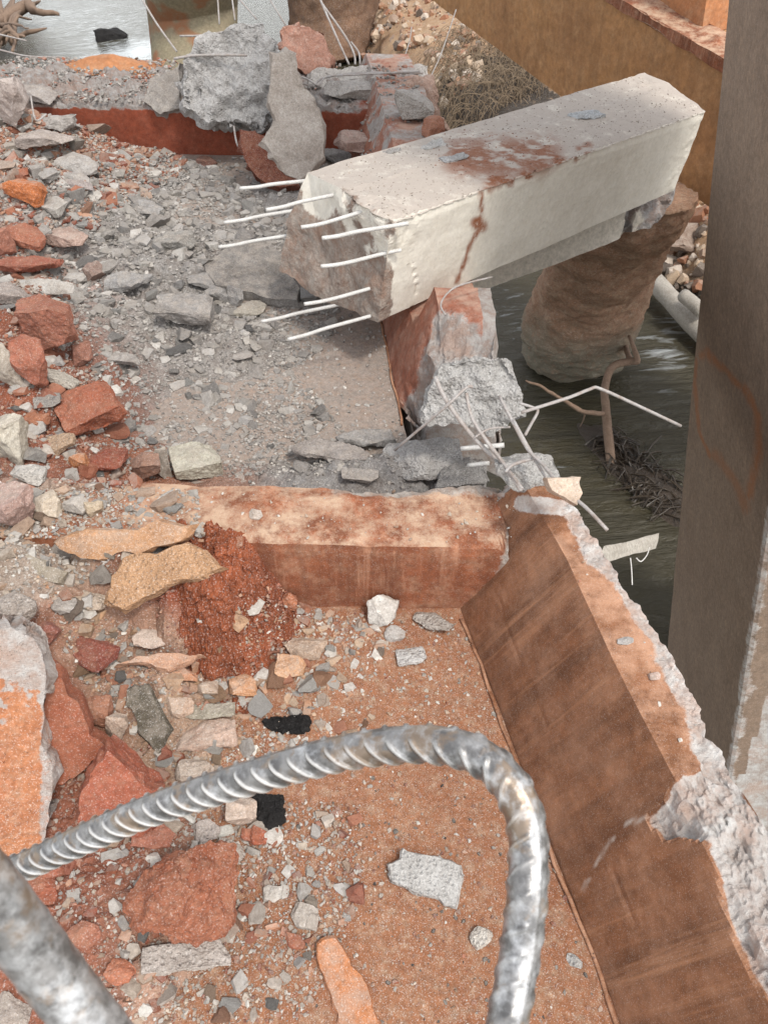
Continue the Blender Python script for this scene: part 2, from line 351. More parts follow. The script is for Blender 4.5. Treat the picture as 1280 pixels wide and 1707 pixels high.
def sheet(xs_, ys_, fn, flip=False):
    X, Y = np.meshgrid(xs_, ys_); V = np.stack([X.ravel(), Y.ravel(), fn(X.ravel(), Y.ravel())], 1); nx = len(xs_); ny = len(ys_)
    i = np.arange((ny - 1) * (nx - 1)); a = (i // (nx - 1)) * nx + i % (nx - 1)
    return V, np.stack([a, a + 1, a + nx + 1, a + nx], 1)

deck = empty('broken_bridge_deck', S(640, 1018, 0), label='collapsed ribbed concrete bridge deck coated in red dust, its edge beam snapped in the middle', cat='bridge deck')
# floors: solid slabs, finely wavy
def slab(name, ya, yb, mt):
    ys_ = np.linspace(ya, yb, int((yb - ya) / .025)); t = np.linspace(0, 1, 130)
    V = []; 
    for y in ys_:
        x1 = xf(y) + .01; V.append(np.stack([-3.6 + (x1 + 3.6) * t, np.full(130, y), np.zeros(130)], 1))
    V = np.concatenate(V); V[:, 2] += .004 * fbm(V, 3, 5, 1) + .0015 * fbm(V, 30, 2, 9)
    n = 130; ny = len(ys_); i = np.arange((ny - 1) * (n - 1)); a = (i // (n - 1)) * n + i % (n - 1)
    Fc = np.stack([a, a + 1, a + n + 1, a + n], 1).tolist()
    b = len(V); Vb = np.array([[-3.6, ya, -.2], [xf(ya), ya, -.2], [xf(yb), yb, -.2], [-3.6, yb, -.2]])
    Fc += [[b, b + 3, b + 2, b + 1], [0, b, b + 1, n - 1], [n - 1, b + 1, b + 2, ny * n - 1], [ny * n - 1, b + 2, b + 3, (ny - 1) * n], [(ny - 1) * n, b + 3, b, 0]]
    return mk(name, np.concatenate([V, Vb]), Fc, mt, deck)
slab('floor_slab', -.9, 1.82, M['floor_near']); slab('floor_slab', 2.08, 6.3, M['floor_far'])

def prism_y(prof, ys_, xoff=None): pass
def rib(name, ya, yb, x0, xr, h, mt, seed, crumble):
    xsn = np.arange(x0, 1.0, .018)
    prof = [(yb, -.1)] + [(yb, z) for z in np.linspace(0, h, 14)] + [(y, h) for y in np.linspace(yb, ya, max(8, int((yb - ya) / .02)))[1:]] + [(ya, z) for z in np.linspace(h, 0, 18)[1:]] + [(ya, -.1)]
    n = len(prof); nx = len(xsn); V = np.array([[x0 + (xr(y) - x0) * (i / (nx - 1)), y, z] for i in range(nx) for y, z in prof])
    Fc = [[i * n + j, i * n + j + 1, (i + 1) * n + j + 1, (i + 1) * n + j] for i in range(nx - 1) for j in range(n - 1)]
    Ft = []
    for a, b, c, d in Fc: Ft += [[a, b, c], [a, c, d]]
    N = vnormals(V, Ft)
    edge = np.exp(-((V[:, 2] - h) / .03) ** 2) * (np.exp(-((V[:, 1] - ya) / .03) ** 2) + np.exp(-((V[:, 1] - yb) / .03) ** 2))
    V2 = V + N * (fbm(V, 5, 5, seed, .55) * .004)[:, None]
    V2[:, 2] -= edge * (.006 + .010 * np.maximum(0, fbm(V, 9, 4, seed + 3))); V2[:, 1] += np.where(V[:, 1] < (ya + yb) / 2, 1, -1) * edge * .006
    raw = crumble(V); V2 = V2 + np.stack([0 * raw, 0 * raw, raw * (fbm(V, 7, 5, seed + 8, .6) * .05)], 1)
    return mk(name, V2, Fc, mt, deck, attrs={'raw': raw})
def cr1(V):
    q = PX(V); r = sst(22, 0, dline(q, [(560, 812), (700, 816), (880, 820)])) * (V[:, 2] > .2)
    return np.maximum(r * .75, sst(26, 6, dline(q, [(862, 835), (858, 915), (840, 950)])) * .8)
def cr2(V):
    q = PX(V); z = V[:, 2] > .3
    return np.where(z, sst(.28, .36, V[:, 2]) * sst(640, 560, q[:, 0] + 0 * q[:, 1]), 0) * 1.
rib('rib', RY0, RY1, -2.4, lambda y: float(xf(y)) + .186, RIBH, M['rib'], 4, cr1)
rib('rib', 6.15, 6.95, -4.2, lambda y: float(xf(y)) + .2, RIBH, M['farrib'], 9, cr2)

brk = [(1075, 1360), (1130, 1295), (1180, 1280), (1215, 1290), (1290, 1380), (1400, 1700), (1290, 1680), (1245, 1610), (1215, 1545), (1195, 1470), (1180, 1395), (1110, 1400)]
outer = [(950, 845), (1045, 985), (1100, 1060), (1150, 1150), (1210, 1290)]
def edge(name, ya, yb, mt, seed, fn, label=None):
    ys_ = np.arange(ya, yb + .001, .009); prof = []
    for t in np.linspace(0, 1, 34): prof.append(('a', t))
    for t in np.linspace(0, 1, 20)[1:]: prof.append(('b', t))
    for t in np.linspace(0, 1, 16)[1:]: prof.append(('c', t))
    n = len(prof); V = []
    for y in ys_:
        f, c, o = float(xf(y)), float(xc(y)), float(xo(y))
        for k, t in prof:
            if k == 'a': V.append((f + (c - f) * t, y, -.02 + (CRH + .02) * t))
            elif k == 'b': V.append((c + (o - c) * t, y, CRH))
            else: V.append((o - .02 * t, y, CRH - .75 * t))
    V = np.array(V); m_ = len(ys_)
    Fc = [[i * n + j, i * n + j + 1, (i + 1) * n + j + 1, (i + 1) * n + j] for i in range(m_ - 1) for j in range(n - 1)]
    Ft = []
    for a, b, c, d in Fc: Ft += [[a, b, c], [a, c, d]]
    N = vnormals(V, Ft); V2, at = fn(V, N, seed)
    Fc.append(list(range(n))[::-1]); Fc.append(list(range((m_ - 1) * n, m_ * n)))
    return mk(name, V2, Fc, mt, deck, attrs=at)
def e1(V, N, s):
    q = PX(V); jit = np.stack([fbm(V, 9, 4, s), fbm(V, 9, 4, s + 9)], 1) * 9; qq = q + jit
    raw = inpoly(qq, brk) * 1.; 
    dd = dline(qq, brk + brk[:1]); soft = np.where(raw > 0, sst(0, 9, dd), 0)
    d2 = dline(qq, outer); top = (V[:, 2] > CRH - .3) & (V[:, 0] > xc(V[:, 1]) + .03)
    lim = np.interp(q[:, 1], [840, 950, 1080, 1120, 1290], [16, 20, 8, 26, 34]); r2 = np.where(top, sst(lim + 22, lim - 16, d2), 0)
    r3 = sst(20, 6, dline(q, [(870, 838), (960, 850)])) * (V[:, 2] > .42)
    yb_k = sst(1.97, 2.06, V[:, 1] + .04 * fbm(V, 8, 3, 9)) * (V[:, 2] > .05); rawt = np.clip(np.maximum(np.maximum(np.maximum(soft, r2), r3), yb_k), 0, 1)
    V2 = V + N * (fbm(V, 4, 5, s, .5) * .003)[:, None]
    V2 = V2 + np.outer(soft * (.022 + .020 * fbm(V, 15, 6, s + 4, .7)), [.55, 0, -.83])
    V2[:, 0] += r2 * fbm(V, 16, 5, s + 2, .65) * .014; V2[:, 2] += r2 * (fbm(V, 24, 4, s + 6, .65) * .009 - .005)
    kk = yb_k * sst(1.97, 2.3, V[:, 1]); V2[:, 2] -= np.maximum(V2[:, 2], 0) * kk * .72; V2 = V2 + N * (yb_k * fbm(V, 13, 5, s + 12, .65) * .03)[:, None]
    # rounded arris
    ar = np.exp(-((V[:, 0] - xc(V[:, 1])) / .02) ** 2) * (V[:, 2] > .4); V2[:, 2] -= ar * .006 * (1 - soft)
    # board seams
    st = np.zeros(len(V))
    for pl in ([(825, 975), (850, 1060), (880, 1140), (910, 1210)], [(1000, 1110), (1035, 1185), (1055, 1240)], [(1000, 1415), (1030, 1470), (1060, 1545)]):
        d = dline(q, pl); V2 -= N * (sst(3, 0, d) * .0018)[:, None]
    st = sst(5, 0, dline(qq + jit * .5, [(1075, 1360), (1035, 1385), (1012, 1412), (990, 1440), (982, 1470), (974, 1500)])) * .75 * (fbm(V, 25, 3, 4) > -.25)
    return V2, {'raw': rawt, 'stain_shade': st}
def e2(V, N, s):
    y = V[:, 1]; yb = 2.86 + .25 * fbm(V * [1, 0, 1], 4, 3, s) * .5 + .1; brk_ = sst(yb + .18, yb - .05, y)
    V2 = V + N * (fbm(V, 6, 5, s) * .008)[:, None] + N * (brk_ * fbm(V, 9, 5, s + 2, .6) * .035)[:, None]
    V2[:, 2] -= brk_ ** 1.5 * (.12 + .15 * (y < 2.9) * (2.95 - y) / .3) * (V[:, 2] > 0)
    cut_ = sst(3.34, 3.46, y) * sst(5.2, 4.6, y); V2[:, 2] = np.where(V2[:, 2] > .26, V2[:, 2] - cut_ * (V2[:, 2] - .26) * .9, V2[:, 2])
    f = xf(y); V2[:, 0] = np.where(brk_ > 0, V2[:, 0] + brk_ * .07 * (1 - (V[:, 2] / .5)), V2[:, 0])
    red = sst(.35, .55, .5 + .6 * fbm(V, 4, 3, s + 5)) 
    topraw = np.where(V[:, 0] > xo(y) - .06, 1, 0) * (y < 3.5)
    farraw = sst(4.6, 5.4, y) * (V[:, 2] > .3)
    return V2, {'raw': np.clip(np.maximum(np.maximum(brk_ * 1.3, topraw * .9), farraw * (.55 + .5 * fbm(V, 7, 3, 3))), 0, 1)}
edge('edge_beam', -.95, 2.30, M['edge'], 21, e1)
edge('edge_beam', 2.82, 7.0, M['edge_far'], 31, e2)
# kerf strips: thin mortar lip along the foot of the edge beam
def lip(ya, yb):
    P = [(float(xf(y)) + .004 * math.sin(y * 13) + R.uniform(-.003, .003), y, .004 + R.uniform(-.003, .004)) for y in np.arange(ya, yb, .05)]
    return tube(P, .007, 6)
v, f = join([lip(-.9, 1.78), lip(2.9, 6.1)]); mk('mortar_lip', v, f, M['edge'], deck, smooth=True)

# ------------------------------------------------------------------ rubble ground
COLS = [(100, 700, RED, .5), (30, 300, (.40, .22, .15), .5), (20, 480, (.38, .24, .19), .5), (250, 400, (.29, .275, .26), .7), (400, 600, (.29, .27, .25), .7), (600, 780, (.27, .26, .25), .4), (250, 780, (.32, .15, .09), .35), (160, 800, (.26, .09, .05), .3),
        (350, 1010, (.26, .065, .03), .26), (430, 1060, (.27, .07, .035), .18), (50, 930, (.36, .30, .25), .35), (230, 900, (.38, .26, .18), .3), (200, 1100, (.38, .24, .17), .22), (300, 1180, (.40, .28, .20), .22), (120, 1450, (.30, .12, .075), .25), (60, 1250, RED, .25), (350, 1500, (.40, .26, .19), .25), (800, 790, (.3, .29, .28), .3), (60, 150, (.28, .26, .24), .8), (300, 860, (.40, .22, .14), .2)]
CS = [(*S(px, py, .1)[:2], np.array(c), r) for px, py, c, r in COLS]
def gcol(x, y):
    w = np.full(len(x), 1e-4)[:, None]; c = np.array([[.30, .27, .25]]) * w
    for x0, y0, cc, r in CS:
        k = np.exp(-((x - x0) ** 2 + (y - y0) ** 2) / r ** 2 * 2)[:, None]; c = c + k * cc; w = w + k
    return c / w
V, Fc = sheet(np.arange(-3.55, .45, .014), np.concatenate([np.arange(-.8, 3.5, .012), np.arange(3.5, 7.0, .022)]), mrough)
keep = (V[Fc][:, :, 2].max(1) > .002) & (V[Fc][:, :, 0].max(1) < xf(V[Fc][:, :, 1].min(1)) + .45)
Fc = Fc[keep]; use, inv = np.unique(Fc.ravel(), return_inverse=True); V = V[use]; Fc = inv.reshape(Fc.shape)
mk('rubble_ground', V, Fc, M['mound'], origin=np.array([0, 2, 0.]), attrs={'tint': gcol(V[:, 0] + .1 * fbm(V, 5, 3, 2), V[:, 1] + .1 * fbm(V, 5, 3, 6))}, kind='structure', label='heaped rubble and red soil covering the left of the deck')

# clumpy dark red soil heap leaning on the rib
xh0, xh1 = S(232, 1010, .2)[0], S(500, 1040, .12)[0]; gx = np.linspace(xh0, xh1, 130); gy = np.linspace(1.34, 1.86, 120)
def heap(x, y):
    u = (x - xh0) / (xh1 - xh0); P = np.stack([x, y, x * 0], 1)
    yf = 1.47 + .10 * np.abs(u - .45) * 2 + .03 * fbm(P * [1, 0, 0], 9, 3, 5); side_ = sst(0, .22, u) * sst(1, .55, u)
    h_ = (.05 + .36 * sst(-.04, .21, y - yf)) * side_ ** .7
    return h_ - .03 + sst(0, .06, h_) * (.022 * fbm(P * [2.2, .8, 1], 9, 6, 44, .65) + .022 * fbm(P, 16, 5, 46, .65))
V, Fc = sheet(gx, gy, heap); V = V + np.array([0, -1., 0]) * (np.abs(fbm(V, 14, 5, 48, .6)) * .03)[:, None]
mk('soil_heap', V, Fc, M['mound'], attrs={'tint': np.clip(np.array([[.27, .082, .036]]) * (1 + .3 * fbm(V, 10, 4, 49))[:, None], .02, 1)}, label='clumpy dark red soil heap leaning against the cross rib', cat='soil heap')
# ------------------------------------------------------------------ rocks
def cut_rock(seed, cuts=11, flat=.6, boxy=.5):
    r = random.Random(seed); bm = bmesh.new(); bmesh.ops.create_cube(bm, size=1.)
    for _ in range(cuts):
        n = Vector((r.gauss(0, 1), r.gauss(0, 1), r.gauss(0, .8))).normalized(); d = r.uniform(.33, .5) if r.random() > boxy else r.uniform(.42, .6)
        g = bm.verts[:] + bm.edges[:] + bm.faces[:]
        res = bmesh.ops.bisect_plane(bm, geom=g, plane_co=n * d, plane_no=n, clear_outer=True)
        ed = [e for e in res['geom_cut'] if isinstance(e, bmesh.types.BMEdge)]
        if ed: bmesh.ops.contextual_create(bm, geom=ed)
    bmesh.ops.remove_doubles(bm, verts=bm.verts[:], dist=.02)
    bmesh.ops.recalc_face_normals(bm, faces=bm.faces[:]); bm.verts.index_update()
    V = np.array([v.co[:] for v in bm.verts]); Fc = [[v.index for v in f.verts] for f in bm.faces if len(f.verts) > 2]; bm.free()
    V -= (V.max(0) + V.min(0)) / 2; V /= (V.max(0) - V.min(0)); return V, Fc
def rotm(ax, ay, az): return np.array((Matrix.Rotation(az, 3, 'Z') @ Matrix.Rotation(ay, 3, 'Y') @ Matrix.Rotation(ax, 3, 'X')))
def rock(name, label, px, py, w, h, col, mt='rock', seed=0, cuts=14, zk=.8, rough=.085, sink=.12, rot=None, yk=1.0, cat='concrete chunk', group=None, boxy=.5):
    """boulder centred on the sight line through (px,py) as wide as w and as tall as h in the photograph"""
    r = random.Random(seed + 99); c = hit(px, min(py + h * .35, 1706)); dist = np.linalg.norm(c - [0, 0, H]); sx = w / F * dist * .96; sy = sx * yk * .8; 
    vis = h / F * dist * .96; sy = min(sy, vis / .72 * .75); sz = max((vis - .68 * sy) / .72, .35 * vis) * zk / .8
    V, Fc = cut_rock(seed, cuts, boxy=boxy); V, N, Fc = refine(V, Fc, min(.2, max(.035, 5. / w)))
    V = V * [sx, sy, sz]; s = (sx + sy + sz) / 3
    if rot is None: rot = (r.uniform(-.2, .2), r.uniform(-.2, .2), r.uniform(-.4, .4))
    V = V @ rotm(*rot).T
    N = vnormals(V, Fc); V = rough_up(V, N, rough * s * .6, 2.2 / s, seed, 6, .62)
    V[:, 2] -= V[:, 2].min() + sink * sz; base = c.copy(); base[1] += sy * .1
    base[2] = float(surf(base[:1], base[1:2])[0]) if abs(float(surf(base[:1], base[1:2])[0]) - c[2]) < .1 else c[2]
    for _ in range(2):
        Q = PX(V + base); lo, hi = Q.min(0), Q.max(0); V = V * min(1.6, max(.6, math.sqrt(w / (hi[0] - lo[0]) * h / (hi[1] - lo[1]))))
        Q = PX(V + base); mc_ = (Q.min(0) + Q.max(0)) / 2; zz_ = base[2] + V[:, 2].max() * .5; sh_ = S(px, py, zz_) - S(mc_[0], mc_[1], zz_); base = base + np.clip(sh_, -.25, .25)
    return mk(name, V + base, Fc, M[mt], origin=base, color=col, label=label, cat=cat, group=group)
def chunk(name, label, outline, thick, col, mt='rock', tilt=0., depth=None, az=0., lift=0., rough=.05, seed=0, res=.02, grow=1.06, cat='concrete chunk', group=None, parent=None, raw_side=None, lean=0., rawfn=None):
    """solid block: front face has the given outline, real thickness behind it; tilt 0 = face up, 90 = face to the viewer"""
    rr_ = random.Random(seed + 5); outline = [tuple(p) for p in outline]
    for it_ in range(2):
        o2 = []
        for i_, p in enumerate(outline):
            q_ = outline[(i_ + 1) % len(outline)]; L_ = math.hypot(q_[0] - p[0], q_[1] - p[1]); o2.append(p)
            if L_ > 14: t_ = rr_.uniform(.3, .7); a_ = rr_.gauss(0, .07) * L_; o2.append((p[0] + (q_[0] - p[0]) * t_ - (q_[1] - p[1]) / L_ * a_, p[1] + (q_[1] - p[1]) * t_ + (q_[0] - p[0]) / L_ * a_))
        outline = o2
    O = np.array(outline, float); cxy = O.mean(0); low = O[O[:, 1].argmax()]
    t = math.radians(tilt)
    nrm = nz(np.array([math.sin(math.radians(az)) * math.sin(t) + lean, -math.cos(math.radians(az)) * math.sin(t), math.cos(t)]))
    if depth is not None: p0 = D(cxy[0], cxy[1], depth)
    else:
        p0 = hit(low[0], min(low[1], 1700)); p0 = p0 + nrm * thick * math.cos(t) * .8 + np.array([0, 0, lift])
    V = []
    for px, py in O:
        r_ = c2s(ray(px, py)) - np.array([0, 0, H]); o = np.array([0, 0, H]); k = ((p0 - o) @ nrm) / (r_ @ nrm); V.append(o + r_ * k)
    V = np.array(V); c = V.mean(0); n = len(V)
    B = c + (V - c) * grow - nrm * thick; mid = c + (V - c) * (1 + (grow - 1) * .6 + .03) - nrm * thick * .45
    rr = random.Random(seed); mid += np.array([[rr.gauss(0, 1) for _ in range(3)] for _ in range(n)]) * thick * .08
    VV = np.concatenate([V, mid, B]); Fc = [list(range(n))[::-1], list(range(2 * n, 3 * n))] + [[a * n + i, a * n + (i + 1) % n, (a + 1) * n + (i + 1) % n, (a + 1) * n + i] for a in (0, 1) for i in range(n)]
    V2, N2, F2 = refine(VV, Fc, res); s = np.linalg.norm(V - c, axis=1).mean()
    d = fbm(V2, 1.6 / s, 5, seed, .58) * rough * s
    V2 = V2 + N2 * d[:, None]
    at = {'raw': rawfn(V2)} if rawfn else None
    o = mk(name, V2, F2, M[mt], parent=parent, origin=None if parent is not None else np.array([c[0], c[1], V2[:, 2].min()]), color=col, label=label, cat=cat if parent is None else None, group=group, attrs=at)
    return o

# --- the far heap: leaning slabs and blocks round the far rib
chunk('concrete_block', 'big rough light grey broken concrete block perched over the far rib', [(305, 100), (345, 62), (398, 40), (440, 34), (464, 66), (466, 120), (464, 190), (440, 216), (400, 208), (345, 200), (306, 178), (303, 140)], .35, (.42, .41, .40), 'rock_raw', 62, depth=5.45, az=12, rough=.17, seed=3, res=.022, grow=.85)
chunk('concrete_slab', 'tall pale concrete slab with dark specks leaning right of the big grey block', [(455, 92), (493, 90), (503, 130), (522, 168), (538, 205), (541, 262), (515, 292), (500, 300), (478, 292), (456, 262), (436, 236), (460, 200)], .10, (.42, .375, .33), 'rock', 55, depth=5.3, az=12, rough=.05, seed=5, res=.03)
chunk('concrete_chunk', 'pink and grey rounded concrete chunk on top of the far heap', [(466, 52), (482, 41), (515, 45), (540, 62), (552, 90), (550, 112), (510, 122), (488, 105), (470, 80)], .3, PINK, 'rock', 60, depth=6.1, rough=.07, seed=6, res=.03)
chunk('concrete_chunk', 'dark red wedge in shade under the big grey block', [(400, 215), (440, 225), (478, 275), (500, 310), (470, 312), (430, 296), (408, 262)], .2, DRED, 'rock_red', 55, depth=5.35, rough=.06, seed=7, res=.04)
chunk('concrete_chunk', 'crumbling corner chunk of grey and brick red concrete above the white beam', [(655, 150), (690, 128), (716, 135), (735, 190), (742, 214), (700, 232), (655, 246), (600, 262), (590, 245), (625, 205), (640, 175)], .3, (.40, .27, .21), 'rock', 50, depth=5.7, rough=.10, seed=8, res=.03)
chunk('concrete_chunk', 'pale jagged lump on the far edge beam beside the wires', [(520, 120), (600, 112), (640, 118), (704, 104), (712, 130), (660, 150), (600, 140), (540, 150), (515, 140)], .16, (.46, .43, .40), 'rock_raw', 30, depth=6.05, rough=.10, seed=9, res=.03)
chunk('concrete_chunk', 'grey wedge left of the big block above the dark red rib', [(250, 130), (300, 105), (304, 178), (268, 190), (240, 168)], .2, (.27, .25, .23), 'rock', 50, depth=5.7, rough=.1, seed=10, res=.04)
# orange dust heap behind far rib
v, f = sheet(np.linspace(-1, 1, 24), np.linspace(-1, 1, 16), lambda x, y: .11 * np.exp(-(x * x + y * y) * 2.2) - .03)
b = S(182, 108, .36); v = v * [.42, .22, 1]; v[:, 2] += .012 * fbm(v, 14, 4, 3); mk('dust_heap', v + b, f, M['orange_col'], origin=b, label='small heap of bright orange sand on the far rib', cat='sand heap', smooth=True)

